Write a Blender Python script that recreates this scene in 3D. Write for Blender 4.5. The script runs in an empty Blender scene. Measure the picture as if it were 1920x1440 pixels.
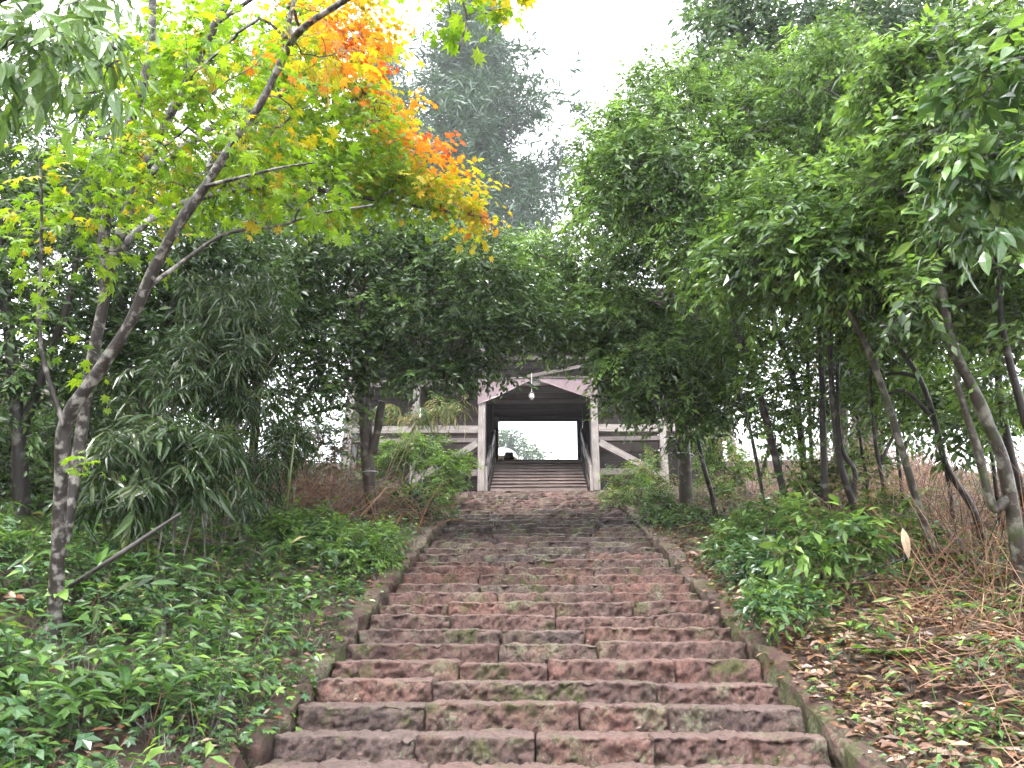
import bpy, math, random
import numpy as np
from mathutils import Vector, Matrix

# ------------------------------------------------------------------ camera, sky, sun, exposure
sc = bpy.context.scene
col = sc.collection
FPX = 1495.0                      # focal length in pixels of a 1920 wide frame
CAM = np.array([-0.05, 0.0, 2.0])
PITCH, YAW = math.radians(20.0), math.radians(1.8)
cam_d = bpy.data.cameras.new('camera'); cam_o = bpy.data.objects.new('camera', cam_d); col.objects.link(cam_o)
cam_d.sensor_width = 36.0; cam_d.lens = 36.0 * FPX / 1920.0; cam_d.clip_start = 0.05; cam_d.clip_end = 2000
cam_o.location = CAM; cam_o.rotation_euler = (math.pi / 2 + PITCH, 0, YAW)
sc.camera = cam_o

SUN_EL, SUN_AZ = math.radians(58), math.radians(205)    # azimuth clockwise from +Y
w = bpy.data.worlds.new('World'); sc.world = w; w.use_nodes = True
nt = w.node_tree; nt.nodes.clear()
wo = nt.nodes.new('ShaderNodeOutputWorld'); bg = nt.nodes.new('ShaderNodeBackground')
sky = nt.nodes.new('ShaderNodeTexSky'); sky.sky_type = 'NISHITA'; sky.sun_disc = False
sky.sun_elevation = SUN_EL; sky.sun_rotation = SUN_AZ
sky.air_density = 1.0; sky.dust_density = 6.0; sky.ozone_density = 1.0
hs = nt.nodes.new('ShaderNodeHueSaturation'); hs.inputs['Saturation'].default_value = 0.10
mx = nt.nodes.new('ShaderNodeMix'); mx.data_type = 'RGBA'; mx.inputs['Factor'].default_value = 0.6
mx.inputs[7].default_value = (12.6, 12.9, 13.6, 1)
nt.links.new(sky.outputs[0], hs.inputs['Color']); nt.links.new(hs.outputs[0], mx.inputs[6])
nt.links.new(mx.outputs[2], bg.inputs['Color']); bg.inputs['Strength'].default_value = 0.15
nt.links.new(bg.outputs[0], wo.inputs[0])
sun_d = bpy.data.lights.new('sun', 'SUN'); sun_d.energy = 1.4; sun_d.angle = math.radians(18); sun_d.color = (1, .97, .92)
sun_o = bpy.data.objects.new('sun', sun_d); col.objects.link(sun_o)
sd = Vector((math.sin(SUN_AZ) * math.cos(SUN_EL), math.cos(SUN_AZ) * math.cos(SUN_EL), math.sin(SUN_EL)))
sun_o.rotation_euler = sd.to_track_quat('Z', 'Y').to_euler()
vs = sc.view_settings; vs.view_transform = 'Standard'; vs.look = 'None'; vs.gamma = 1.0; vs.use_curve_mapping = False
vs.exposure = 1.88
HAZE_DENSITY = 0.0009
sc.render.engine = 'CYCLES'
cy = sc.cycles
cy.use_denoising = True; cy.max_bounces = 5; cy.diffuse_bounces = 3; cy.glossy_bounces = 2; cy.transmission_bounces = 4
cy.volume_bounces = 0; cy.adaptive_threshold = 0.05; cy.use_light_tree = False; cy.transparent_max_bounces = 8; cy.sample_clamp_indirect = 8; cy.caustics_reflective = False; cy.caustics_refractive = False

# ------------------------------------------------------------------ helpers
RNG = np.random.default_rng(7)
FW = np.array([-math.sin(YAW) * math.cos(PITCH), math.cos(YAW) * math.cos(PITCH), math.sin(PITCH)])
RT = np.array([math.cos(YAW), math.sin(YAW), 0.0])
UP = np.cross(RT, FW)
ZUP = np.array([0, 0, 1.0])

def P(px, py, D):
    return CAM + D * FW + (px - 960) / FPX * D * RT + (720 - py) / FPX * D * UP

def unit(v):
    v = np.asarray(v, float)
    return v / np.maximum(np.linalg.norm(v, axis=-1, keepdims=True), 1e-9)

_perm = np.random.default_rng(11).permutation(256)
_perm = np.concatenate([_perm, _perm, _perm])
_val = np.random.default_rng(12).uniform(-1, 1, 256)
def vnoise(p):
    p = np.asarray(p, float); i = np.floor(p).astype(int); f = p - i; f = f * f * (3 - 2 * f); i &= 255
    out = 0
    for dx in (0, 1):
        wx = f[..., 0] if dx else 1 - f[..., 0]
        for dy in (0, 1):
            wy = f[..., 1] if dy else 1 - f[..., 1]
            for dz in (0, 1):
                wz = f[..., 2] if dz else 1 - f[..., 2]
                h = _perm[_perm[_perm[(i[..., 0] + dx) & 255] + ((i[..., 1] + dy) & 255)] + ((i[..., 2] + dz) & 255)]
                out = out + wx * wy * wz * _val[h]
    return out

def sm(a, b, x):
    t = np.clip((np.asarray(x, float) - a) / (b - a), 0, 1); return t * t * (3 - 2 * t)

# terrain height -----------------------------------------------------------------
TREAD, RISE, YTOP = 0.43, 0.14, 18.2
SL = RISE / TREAD
def nosing(y): return 0.05 + SL * np.asarray(y, float)
LAND = float(nosing(YTOP))
def slope(y):
    y = np.asarray(y, float)
    z = np.where(y < YTOP, nosing(np.maximum(y, -3)), LAND)
    z = z + 1.5 * sm(18.9, 21.4, y)
    return z - 0.1 * np.maximum(-3 - y, 0)
def ground(x, y):
    x = np.asarray(x, float); y = np.asarray(y, float)
    z = slope(y)
    near = 1 - sm(17.5, 20, y)
    lx = np.maximum(-x - 1.9, 0); rx = np.maximum(x - 1.9, 0)
    z = z + near * (0.55 * sm(0, 3.0, lx) + 0.10 * np.maximum(lx - 2.5, 0) + 0.30 * np.maximum(lx - 4.2, 0) * sm(4.2, 6.5, lx))
    z = z + near * (0.30 * sm(0, 2.5, rx) + 0.06 * np.maximum(rx - 2.5, 0))
    z = z - 0.75 * np.maximum(x - 8.6, 0) * (1 - 0.4 * sm(40, 90, x)) * sm(8.6, 10.5, x)
    z = z - 0.35 * sm(22, 25, y) - 0.25 * np.maximum(y - 90, 0)
    z = np.maximum(z, -25)
    inner = (1 - sm(1.62, 1.78, np.abs(x))) * (y < YTOP + 0.3)
    z = z - 0.22 * inner
    q = np.stack([x * 1.1, y * 1.1, 0 * x + 3], -1)
    out = sm(1.7, 2.4, np.abs(x)) * (1 - sm(30, 50, np.abs(y)))
    z = z + out * (0.10 * vnoise(q) + 0.04 * vnoise(q * 3.7))
    return z
def hit(px, py, d0=1.5, d1=60.0):
    D = np.linspace(d0, d1, 1200)
    pts = P(px, py, D[:, None])
    b = pts[:, 2] < ground(pts[:, 0], pts[:, 1])
    k = int(np.argmax(b)) if b.any() else len(D) - 1
    return pts[k], D[k]
def G(x, y): return float(ground(np.array(x), np.array(y)))

# mesh building --------------------------------------------------------------------
def make_mesh(name, verts, tris, mats=(), midx=None, smooth=False):
    verts = np.asarray(verts, np.float32); tris = np.asarray(tris, np.int32)
    me = bpy.data.meshes.new(name)
    n, m = len(verts), len(tris)
    me.vertices.add(n); me.loops.add(m * 3); me.polygons.add(m)
    me.vertices.foreach_set('co', verts.ravel())
    me.loops.foreach_set('vertex_index', tris.ravel())
    me.polygons.foreach_set('loop_start', np.arange(0, m * 3, 3, dtype=np.int32))
    for mt in mats: me.materials.append(mt)
    if midx is not None: me.polygons.foreach_set('material_index', np.asarray(midx, np.int32))
    me.polygons.foreach_set('use_smooth', np.full(m, smooth))
    me.update(calc_edges=True)
    return me

def link(name, me, parent=None, M=None):
    o = bpy.data.objects.new(name, me); col.objects.link(o)
    if M is not None: o.matrix_world = M
    if parent is not None:
        o.parent = parent; o.matrix_parent_inverse = parent_inv(parent)
    return o
_pinv = {}
def parent_inv(p):
    if p.name not in _pinv:
        _pinv[p.name] = (Matrix.Translation(p.location) @ p.rotation_euler.to_matrix().to_4x4()).inverted()
    return _pinv[p.name]

def tag(o, label=None, cat=None, group=None, kind=None):
    if label: o['label'] = label
    if cat: o['category'] = cat
    if group: o['group'] = group
    if kind: o['kind'] = kind
    return o
def thing(name, loc, label, cat, group=None):
    o = bpy.data.objects.new(name, None); o.empty_display_size = 0.2; col.objects.link(o)
    o.location = [float(c) for c in loc]
    return tag(o, label, cat, group)

class Acc:
    def __init__(s): s.v = []; s.t = []; s.m = []; s.n = 0
    def add(s, v, t, m=0):
        v = np.asarray(v, float); t = np.asarray(t, int)
        if len(t) == 0: return
        s.v.append(v); s.t.append(t + s.n); s.n += len(v)
        s.m.append(np.full(len(t), m) if np.isscalar(m) else np.asarray(m))
    def build(s, name, mats, parent=None, smooth=False, kind=None, origin=None):
        v = np.concatenate(s.v); t = np.concatenate(s.t); m = np.concatenate(s.m)
        M = None
        if origin is not None:
            v = v - np.asarray(origin); M = Matrix.Translation([float(c) for c in origin])
        o = link(name, make_mesh(name, v, t, mats, m, smooth), parent, M)
        if kind: o['kind'] = kind
        return o

def catmull(pts, rad, seg=6):
    pts = np.asarray(pts, float); rad = np.asarray(rad, float)
    if len(pts) < 3:
        t = np.linspace(0, 1, seg + 1)[:, None]
        return pts[0] * (1 - t) + pts[-1] * t, rad[0] * (1 - t[:, 0]) + rad[-1] * t[:, 0]
    p = np.vstack([2 * pts[0] - pts[1], pts, 2 * pts[-1] - pts[-2]])
    out, r = [], []
    for i in range(len(pts) - 1):
        for k in range(seg):
            t = k / seg; a, b, c, d = p[i], p[i + 1], p[i + 2], p[i + 3]
            out.append(0.5 * ((2 * b) + (c - a) * t + (2 * a - 5 * b + 4 * c - d) * t * t + (3 * b - a - 3 * c + d) * t ** 3))
            r.append(rad[i] * (1 - t) + rad[i + 1] * t)
    out.append(pts[-1]); r.append(rad[-1])
    return np.array(out), np.array(r)

def tube(pts, rad, sides=8, seg=6, rough=0.0, freq=3.0, smooth=True):
    if smooth: c, r = catmull(pts, rad, seg)
    else: c, r = np.asarray(pts, float), np.asarray(rad, float)
    n = len(c)
    T = unit(np.gradient(c, axis=0))
    nrm = np.cross(T[0], [0.3, 0.5, 0.81]); nrm /= np.linalg.norm(nrm)
    N = [nrm]
    for i in range(1, n):
        q = N[-1] - T[i] * np.dot(N[-1], T[i]); N.append(q / np.linalg.norm(q))
    N = np.array(N); B = np.cross(T, N)
    a = np.linspace(0, 2 * math.pi, sides, endpoint=False)
    ring = N[:, None] * np.cos(a)[None, :, None] + B[:, None] * np.sin(a)[None, :, None]
    rr = r[:, None] * np.ones((1, sides))
    if rough:
        q = (c[:, None] + ring * r[:, None, None]) * freq / max(r.max(), 0.01) * 0.12
        rr = rr * (1 + rough * vnoise(q) + rough * 0.6 * vnoise(q * 2.3 + 9))
    v = (c[:, None] + ring * rr[..., None]).reshape(-1, 3)
    i = np.arange(n - 1)[:, None] * sides; j = np.arange(sides)[None]; j2 = (j + 1) % sides
    q0, q1, q2, q3 = i + j, i + j2, i + sides + j2, i + sides + j
    t = np.concatenate([np.stack([q0, q1, q2], -1).reshape(-1, 3), np.stack([q0, q2, q3], -1).reshape(-1, 3)])
    k = len(v); v = np.vstack([v, c[0], c[-1]])
    jj = np.arange(sides); jn = (jj + 1) % sides
    t = np.concatenate([t, np.stack([jn, jj, np.full(sides, k)], -1), np.stack([(n - 1) * sides + jj, (n - 1) * sides + jn, np.full(sides, k + 1)], -1)])
    return v, t

# ------------------------------------------------------------------ materials
MATS = {}
def new_mat(name):
    m = bpy.data.materials.new(name); m.use_nodes = True; nt = m.node_tree; nt.nodes.clear(); MATS[name] = m
    return m, nt, (lambda t, **k: _node(nt, t, k)), nt.links.new
def _node(nt, t, k):
    n = nt.nodes.new(t)
    for a, b in k.items():
        if hasattr(n, a): setattr(n, a, b)
        else: n.inputs[a].default_value = b
    return n
def ramp(nt, stops, interp='LINEAR'):
    r = nt.nodes.new('ShaderNodeValToRGB'); r.color_ramp.interpolation = interp
    e = r.color_ramp.elements
    while len(e) > 1: e.remove(e[-1])
    e[0].position = stops[0][0]; e[0].color = (*stops[0][1], 1)
    for p, c in stops[1:]:
        x = e.new(p); x.color = (*c, 1)
    return r
def noise_node(nt, scale, detail=4, rough=0.6, vec=None):
    n = nt.nodes.new('ShaderNodeTexNoise'); n.inputs['Scale'].default_value = scale
    n.inputs['Detail'].default_value = detail; n.inputs['Roughness'].default_value = rough
    if vec is not None: nt.links.new(vec, n.inputs['Vector'])
    return n

def leaf_mat(name, cols, rough=0.32, transl=0.32, tcol=1.5, spec=0.5):
    m, nt, N, L = new_mat(name)
    geo = N('ShaderNodeNewGeometry'); oi = N('ShaderNodeObjectInfo')
    ad = N('ShaderNodeMath', operation='ADD'); L(geo.outputs['Random Per Island'], ad.inputs[0]); L(oi.outputs['Random'], ad.inputs[1])
    fr = N('ShaderNodeMath', operation='FRACT'); L(ad.outputs[0], fr.inputs[0])
    if name.startswith('leaf') and cols[0][1] > cols[0][0] * 1.5:          # damp foliage is a little greyer than pure pigment
        cols = [tuple(a * .86 + b * .14 for a, b in zip(c, (sum(c) / 3,) * 3)) for c in cols]
    k = len(cols)
    r = ramp(nt, [(i / max(k - 1, 1), c) for i, c in enumerate(cols)])
    L(fr.outputs[0], r.inputs[0])
    tx = N('ShaderNodeTexCoord'); nz = noise_node(nt, 22, 2, .5, tx.outputs['Object'])
    mu = N('ShaderNodeMix', data_type='RGBA', blend_type='MULTIPLY'); mu.inputs['Factor'].default_value = 0.5
    rv = ramp(nt, [(0.3, (.55, .55, .5)), (.7, (1.3, 1.3, 1.25))]); L(nz.outputs[0], rv.inputs[0])
    L(r.outputs[0], mu.inputs[6]); L(rv.outputs[0], mu.inputs[7])
    b = N('ShaderNodeBsdfPrincipled'); L(mu.outputs[2], b.inputs['Base Color'])
    b.inputs['Roughness'].default_value = rough; b.inputs['Specular IOR Level'].default_value = spec
    out = N('ShaderNodeOutputMaterial')
    if transl > 0:
        tr = N('ShaderNodeBsdfTranslucent')
        m2 = N('ShaderNodeMix', data_type='RGBA', blend_type='MULTIPLY'); m2.inputs['Factor'].default_value = 1
        m2.inputs[7].default_value = (tcol * 1.15, tcol * 1.1, tcol * .6, 1)
        L(mu.outputs[2], m2.inputs[6]); L(m2.outputs[2], tr.inputs[0])
        ms = N('ShaderNodeMixShader'); ms.inputs[0].default_value = transl
        L(b.outputs[0], ms.inputs[1]); L(tr.outputs[0], ms.inputs[2]); L(ms.outputs[0], out.inputs[0])
    else: L(b.outputs[0], out.inputs[0])
    return m

leaf_mat('leaf_dark', [(.020, .045, .016), (.032, .070, .022), (.052, .105, .028), (.075, .135, .034)], .22)
leaf_mat('leaf_mid', [(.046, .105, .028), (.072, .152, .036), (.105, .200, .044), (.145, .245, .056)], .26)
leaf_mat('leaf_blue', [(.028, .070, .030), (.044, .100, .038), (.066, .135, .046)], .25)
leaf_mat('leaf_young', [(.12, .26, .034), (.16, .31, .042), (.21, .35, .050)], .30, .38)
leaf_mat('leaf_oak', [(.032, .085, .024), (.055, .13, .032), (.085, .175, .040)], .20)
leaf_mat('leaf_bamboo', [(.018, .044, .014), (.030, .066, .019), (.046, .095, .025), (.09, .11, .035)], .24, .25)
leaf_mat('leaf_straw', [(.34, .29, .13), (.40, .34, .18), (.27, .26, .10), (.20, .25, .08)], .45, .25, 1.1)
leaf_mat('leaf_brown', [(.09, .045, .027), (.14, .070, .042), (.19, .105, .068), (.26, .165, .12), (.065, .038, .026), (.20, .080, .040)], .33, .12, 1.1)
leaf_mat('leaf_pale', [(.48, .36, .26), (.55, .43, .32), (.40, .27, .19)], .45, .15, 1.0)
leaf_mat('leaf_conifer', [(.026, .066, .040), (.036, .086, .046), (.050, .105, .050)], .45, .2)
leaf_mat('maple_green', [(.10, .21, .016), (.16, .28, .018), (.22, .33, .020)], .36, .5, 1.5)
leaf_mat('maple_yellow', [(.30, .36, .018), (.40, .37, .020), (.46, .33, .020)], .36, .5, 1.35)
leaf_mat('maple_orange', [(.52, .24, .020), (.58, .19, .020), (.55, .30, .025)], .36, .5, 1.3)
leaf_mat('maple_red', [(.50, .085, .025), (.58, .13, .03), (.45, .06, .02)], .36, .5, 1.3)
leaf_mat('leaf_ground', [(.034, .090, .024), (.055, .135, .030), (.085, .19, .038), (.12, .24, .046)], .24, .3)
leaf_mat('leaf_lobed', [(.032, .090, .034), (.045, .115, .042), (.068, .15, .052)], .2, .25)
leaf_mat('dry_stalk', [(.19, .078, .042), (.25, .115, .064), (.35, .205, .115), (.13, .058, .034)], .45, 0)

def bark_mat(name, c1, c2, lichen=0.35, lc=(.42, .40, .36), bump=.6, scale=14, wet=.45, moss=0.0):
    m, nt, N, L = new_mat(name)
    tx = N('ShaderNodeTexCoord'); mp = N('ShaderNodeMapping'); mp.inputs['Scale'].default_value = (1, 1, .35); L(tx.outputs['Object'], mp.inputs[0])
    n1 = noise_node(nt, scale, 6, .7, mp.outputs[0]); r1 = ramp(nt, [(.32, c1), (.68, c2)]); L(n1.outputs[0], r1.inputs[0])
    n2 = noise_node(nt, scale * .55, 3, .55, tx.outputs['Object']); r2 = ramp(nt, [(.58 - lichen * .16, (0, 0, 0)), (.70 - lichen * .16, (.9, .9, .9))]); L(n2.outputs[0], r2.inputs[0])
    n3 = noise_node(nt, scale * 5, 3, .6, tx.outputs['Object']); r3 = ramp(nt, [(.3, (.65, .65, .65)), (.7, (1.2, 1.2, 1.2))]); L(n3.outputs[0], r3.inputs[0])
    mc = N('ShaderNodeMix', data_type='RGBA'); L(r2.outputs[0], mc.inputs['Factor']); L(r1.outputs[0], mc.inputs[6]); mc.inputs[7].default_value = (*lc, 1)
    if lichen <= 0: mc.inputs['Factor'].default_value = 0; nt.links.remove(mc.inputs['Factor'].links[0])
    last = mc.outputs[2]
    if moss > 0:
        n4 = noise_node(nt, scale * .3, 4, .6, tx.outputs['Object']); r4 = ramp(nt, [(.6 - moss * .2, (0, 0, 0)), (.72 - moss * .2, (.8, .8, .8))]); L(n4.outputs[0], r4.inputs[0])
        mm = N('ShaderNodeMix', data_type='RGBA'); L(r4.outputs[0], mm.inputs['Factor']); L(last, mm.inputs[6]); mm.inputs[7].default_value = (.05, .07, .018, 1); last = mm.outputs[2]
    mu = N('ShaderNodeMix', data_type='RGBA', blend_type='MULTIPLY'); mu.inputs['Factor'].default_value = .8; L(last, mu.inputs[6]); L(r3.outputs[0], mu.inputs[7])
    b = N('ShaderNodeBsdfPrincipled'); L(mu.outputs[2], b.inputs['Base Color']); b.inputs['Roughness'].default_value = wet
    bp = N('ShaderNodeBump'); bp.inputs['Strength'].default_value = bump; bp.inputs['Distance'].default_value = .02; L(n1.outputs[0], bp.inputs['Height']); L(bp.outputs[0], b.inputs['Normal'])
    o = N('ShaderNodeOutputMaterial'); L(b.outputs[0], o.inputs[0]); return m
bark_mat('bark_maple', (.010, .007, .006), (.034, .024, .020), .48, (.24, .22, .20), scale=24)
bark_mat('bark_dark', (.010, .008, .007), (.034, .026, .022), .12, (.16, .15, .13), scale=16, wet=.38)
bark_mat('bark_grey', (.024, .019, .015), (.075, .062, .050), .5, (.25, .24, .20), scale=13, moss=.3)
bark_mat('bark_cedar', (.12, .062, .045), (.24, .14, .11), .0, scale=9, bump=.9)
bark_mat('bark_band', (.024, .017, .013), (.075, .054, .042), .3, (.20, .185, .15), scale=14, moss=.4)

def wood_mat(name, c1, c2, c3, rough=.55):
    m, nt, N, L = new_mat(name)
    tx = N('ShaderNodeTexCoord'); oi = N('ShaderNodeObjectInfo')
    ad = N('ShaderNodeVectorMath', operation='MULTIPLY_ADD'); L(tx.outputs['Object'], ad.inputs[0]); ad.inputs[1].default_value = (1.2, 16, 16)
    cb = N('ShaderNodeCombineXYZ'); L(oi.outputs['Random'], cb.inputs[0]); L(oi.outputs['Random'], cb.inputs[1])
    sc_ = N('ShaderNodeVectorMath', operation='SCALE'); sc_.inputs['Scale'].default_value = 37; L(cb.outputs[0], sc_.inputs[0]); L(sc_.outputs[0], ad.inputs[2])
    n1 = noise_node(nt, 2.2, 6, .7, ad.outputs[0]); r1 = ramp(nt, [(.28, c1), (.5, c2), (.75, c3)]); L(n1.outputs[0], r1.inputs[0])
    n2 = noise_node(nt, 2.5, 3, .6, tx.outputs['Object']); r2 = ramp(nt, [(.3, (.6, .56, .54)), (.7, (1.15, 1.15, 1.15))]); L(n2.outputs[0], r2.inputs[0])
    mu = N('ShaderNodeMix', data_type='RGBA', blend_type='MULTIPLY'); mu.inputs['Factor'].default_value = .8; L(r1.outputs[0], mu.inputs[6]); L(r2.outputs[0], mu.inputs[7])
    rr = ramp(nt, [(0, (.75, .73, .72)), (1, (1.15, 1.12, 1.1))]); L(oi.outputs['Random'], rr.inputs[0])
    mu2 = N('ShaderNodeMix', data_type='RGBA', blend_type='MULTIPLY'); mu2.inputs['Factor'].default_value = 1; L(mu.outputs[2], mu2.inputs[6]); L(rr.outputs[0], mu2.inputs[7])
    b = N('ShaderNodeBsdfPrincipled'); L(mu2.outputs[2], b.inputs['Base Color']); b.inputs['Roughness'].default_value = rough
    bp = N('ShaderNodeBump'); bp.inputs['Strength'].default_value = .4; bp.inputs['Distance'].default_value = .01; L(n1.outputs[0], bp.inputs['Height']); L(bp.outputs[0], b.inputs['Normal'])
    o = N('ShaderNodeOutputMaterial'); L(b.outputs[0], o.inputs[0]); return m
wood_mat('wood_pale', (.10, .086, .080), (.235, .212, .202), (.39, .355, .342))
wood_mat('wood_grey', (.06, .048, .045), (.12, .10, .096), (.19, .16, .155))
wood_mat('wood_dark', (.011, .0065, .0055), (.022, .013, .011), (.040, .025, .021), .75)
wood_mat('wood_stair', (.10, .075, .065), (.19, .145, .13), (.27, .21, .20), .42)

def stone_mat(name, moss=.5, wear_toplight=.38):
    m, nt, N, L = new_mat(name)
    tx = N('ShaderNodeTexCoord'); oi = N('ShaderNodeObjectInfo')
    off = N('ShaderNodeVectorMath', operation='ADD'); L(tx.outputs['Object'], off.inputs[0])
    cb = N('ShaderNodeCombineXYZ'); sc_ = N('ShaderNodeMath', operation='MULTIPLY'); sc_.inputs[1].default_value = 50; L(oi.outputs['Random'], sc_.inputs[0])
    L(sc_.outputs[0], cb.inputs[0]); L(sc_.outputs[0], cb.inputs[2]); L(cb.outputs[0], off.inputs[1]); V = off.outputs[0]
    n1 = noise_node(nt, 9, 7, .74, V); r1 = ramp(nt, [(.32, (.34, .32, .33)), (.46, (.85, .83, .83)), (.56, (1.05, 1.03, 1.02)), (.72, (1.5, 1.42, 1.38))]); L(n1.outputs[0], r1.inputs[0])
    n0 = noise_node(nt, 1.7, 4, .6, V); r0 = ramp(nt, [(.34, (.78, .79, .80)), (.5, (.98, .97, .96)), (.66, (1.2, 1.05, .98))]); L(n0.outputs[0], r0.inputs[0])
    mz = N('ShaderNodeMix', data_type='RGBA', blend_type='MULTIPLY'); mz.inputs['Factor'].default_value = 1; L(oi.outputs['Color'], mz.inputs[6]); L(r0.outputs[0], mz.inputs[7])
    mu = N('ShaderNodeMix', data_type='RGBA', blend_type='MULTIPLY'); mu.inputs['Factor'].default_value = 1; L(mz.outputs[2], mu.inputs[6]); L(r1.outputs[0], mu.inputs[7])
    n2 = noise_node(nt, 30, 7, .78, V); r2 = ramp(nt, [(.38, (.16, .15, .15)), (.50, (.85, .84, .84)), (.62, (1.2, 1.17, 1.15)), (.78, (1.6, 1.5, 1.45))]); L(n2.outputs[0], r2.inputs[0])
    mu2 = N('ShaderNodeMix', data_type='RGBA', blend_type='MULTIPLY'); mu2.inputs['Factor'].default_value = .85; L(mu.outputs[2], mu2.inputs[6]); L(r2.outputs[0], mu2.inputs[7])
    # moss and pale lichen spots
    n3 = noise_node(nt, 2.6, 6, .68, V); r3 = ramp(nt, [(.60 - moss * .14, (0, 0, 0)), (.70 - moss * .14, (.85, .85, .85))]); L(n3.outputs[0], r3.inputs[0])
    n4 = noise_node(nt, 60, 2, .5, V); r4 = ramp(nt, [(.25, (.030, .038, .010)), (.75, (.10, .12, .022))]); L(n4.outputs[0], r4.inputs[0])
    m3 = N('ShaderNodeMix', data_type='RGBA'); L(r3.outputs[0], m3.inputs['Factor']); L(mu2.outputs[2], m3.inputs[6]); L(r4.outputs[0], m3.inputs[7])
    n5 = noise_node(nt, 3.1, 2, .5, V); vo = noise_node(nt, 42, 3, .6, V)
    s5 = N('ShaderNodeMath', operation='SUBTRACT'); L(n5.outputs[0], s5.inputs[0]); L(vo.outputs[0], s5.inputs[1])
    r5 = ramp(nt, [(.10, (0, 0, 0)), (.19, (.6, .6, .6))]); L(s5.outputs[0], r5.inputs[0])
    m4 = N('ShaderNodeMix', data_type='RGBA'); L(r5.outputs[0], m4.inputs['Factor']); L(m3.outputs[2], m4.inputs[6]); m4.inputs[7].default_value = (.20, .22, .13, 1)
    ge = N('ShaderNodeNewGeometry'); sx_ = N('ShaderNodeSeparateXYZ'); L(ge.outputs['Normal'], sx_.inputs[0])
    rw = ramp(nt, [(.45, (0, 0, 0)), (.95, (wear_toplight, wear_toplight, wear_toplight))]); L(sx_.outputs[2], rw.inputs[0])
    mw_ = N('ShaderNodeMix', data_type='RGBA'); L(rw.outputs[0], mw_.inputs['Factor']); L(m4.outputs[2], mw_.inputs[6]); mw_.inputs[7].default_value = (.27, .19, .175, 1)   # top light painted in: up-facing stone made paler, with some foot wear
    b = N('ShaderNodeBsdfPrincipled'); L(mw_.outputs[2], b.inputs['Base Color'])
    rr = ramp(nt, [(.35, (.34, .34, .34)), (.7, (.7, .7, .7))]); L(n1.outputs[0], rr.inputs[0]); L(rr.outputs[0], b.inputs['Roughness'])
    mb = N('ShaderNodeMath', operation='MULTIPLY_ADD'); L(n2.outputs[0], mb.inputs[0]); mb.inputs[1].default_value = .9; L(n1.outputs[0], mb.inputs[2])
    bp = N('ShaderNodeBump'); bp.inputs['Strength'].default_value = 1.0; bp.inputs['Distance'].default_value = .035; L(mb.outputs[0], bp.inputs['Height']); L(bp.outputs[0], b.inputs['Normal'])
    o = N('ShaderNodeOutputMaterial'); L(b.outputs[0], o.inputs[0]); return m
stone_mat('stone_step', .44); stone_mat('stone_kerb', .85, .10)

def soil_mat():
    m, nt, N, L = new_mat('soil')
    tx = N('ShaderNodeTexCoord')
    n1 = noise_node(nt, 1.2, 5, .65, tx.outputs['Object']); r1 = ramp(nt, [(.3, (.040, .025, .018)), (.55, (.085, .050, .036)), (.75, (.14, .085, .062))]); L(n1.outputs[0], r1.inputs[0])
    n2 = noise_node(nt, 30, 6, .75, tx.outputs['Object']); r2 = ramp(nt, [(.3, (.4, .38, .36)), (.55, (1, 1, 1)), (.75, (1.9, 1.6, 1.4))]); L(n2.outputs[0], r2.inputs[0])
    mu = N('ShaderNodeMix', data_type='RGBA', blend_type='MULTIPLY'); mu.inputs['Factor'].default_value = 1; L(r1.outputs[0], mu.inputs[6]); L(r2.outputs[0], mu.inputs[7])
    n3 = noise_node(nt, .8, 4, .6, tx.outputs['Object']); r3 = ramp(nt, [(.5, (0, 0, 0)), (.62, (.6, .6, .6))]); L(n3.outputs[0], r3.inputs[0])
    m3 = N('ShaderNodeMix', data_type='RGBA'); L(r3.outputs[0], m3.inputs['Factor']); L(mu.outputs[2], m3.inputs[6]); m3.inputs[7].default_value = (.035, .05, .014, 1)
    b = N('ShaderNodeBsdfPrincipled'); L(m3.outputs[2], b.inputs['Base Color']); b.inputs['Roughness'].default_value = .6
    bp = N('ShaderNodeBump'); bp.inputs['Strength'].default_value = .9; bp.inputs['Distance'].default_value = .05; L(n2.outputs[0], bp.inputs['Height']); L(bp.outputs[0], b.inputs['Normal'])
    o = N('ShaderNodeOutputMaterial'); L(b.outputs[0], o.inputs[0]); return m
soil_mat()
def plain_mat(name, c, rough=.5, metal=0.0, spec=.5, var=.25):
    m, nt, N, L = new_mat(name)
    tx = N('ShaderNodeTexCoord'); n1 = noise_node(nt, 9, 5, .65, tx.outputs['Object'])
    r1 = ramp(nt, [(.3, tuple(x * (1 - var) for x in c)), (.7, tuple(x * (1 + var) for x in c))]); L(n1.outputs[0], r1.inputs[0])
    b = N('ShaderNodeBsdfPrincipled'); L(r1.outputs[0], b.inputs['Base Color']); b.inputs['Roughness'].default_value = rough; b.inputs['Metallic'].default_value = metal
    o = N('ShaderNodeOutputMaterial'); L(b.outputs[0], o.inputs[0]); return m
plain_mat('sheet_metal', (.17, .115, .125), .4, 0, .5, .2)
plain_mat('roof_sheet', (.12, .085, .08), .5)
plain_mat('wire', (.55, .54, .52), .35, .6)
plain_mat('cable', (.02, .02, .022), .5)
plain_mat('umbrella_cloth', (.80, .80, .80), .5, 0, .5, .03)
plain_mat('lamp_base', (.10, .09, .085), .5, .3)
def glass_mat():
    m, nt, N, L = new_mat('lamp_glass')
    b = N('ShaderNodeBsdfPrincipled'); b.inputs['Base Color'].default_value = (.85, .86, .84, 1); b.inputs['Roughness'].default_value = .12
    b.inputs['Transmission Weight'].default_value = .6
    o = N('ShaderNodeOutputMaterial'); L(b.outputs[0], o.inputs[0])
glass_mat()
M = MATS

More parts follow.
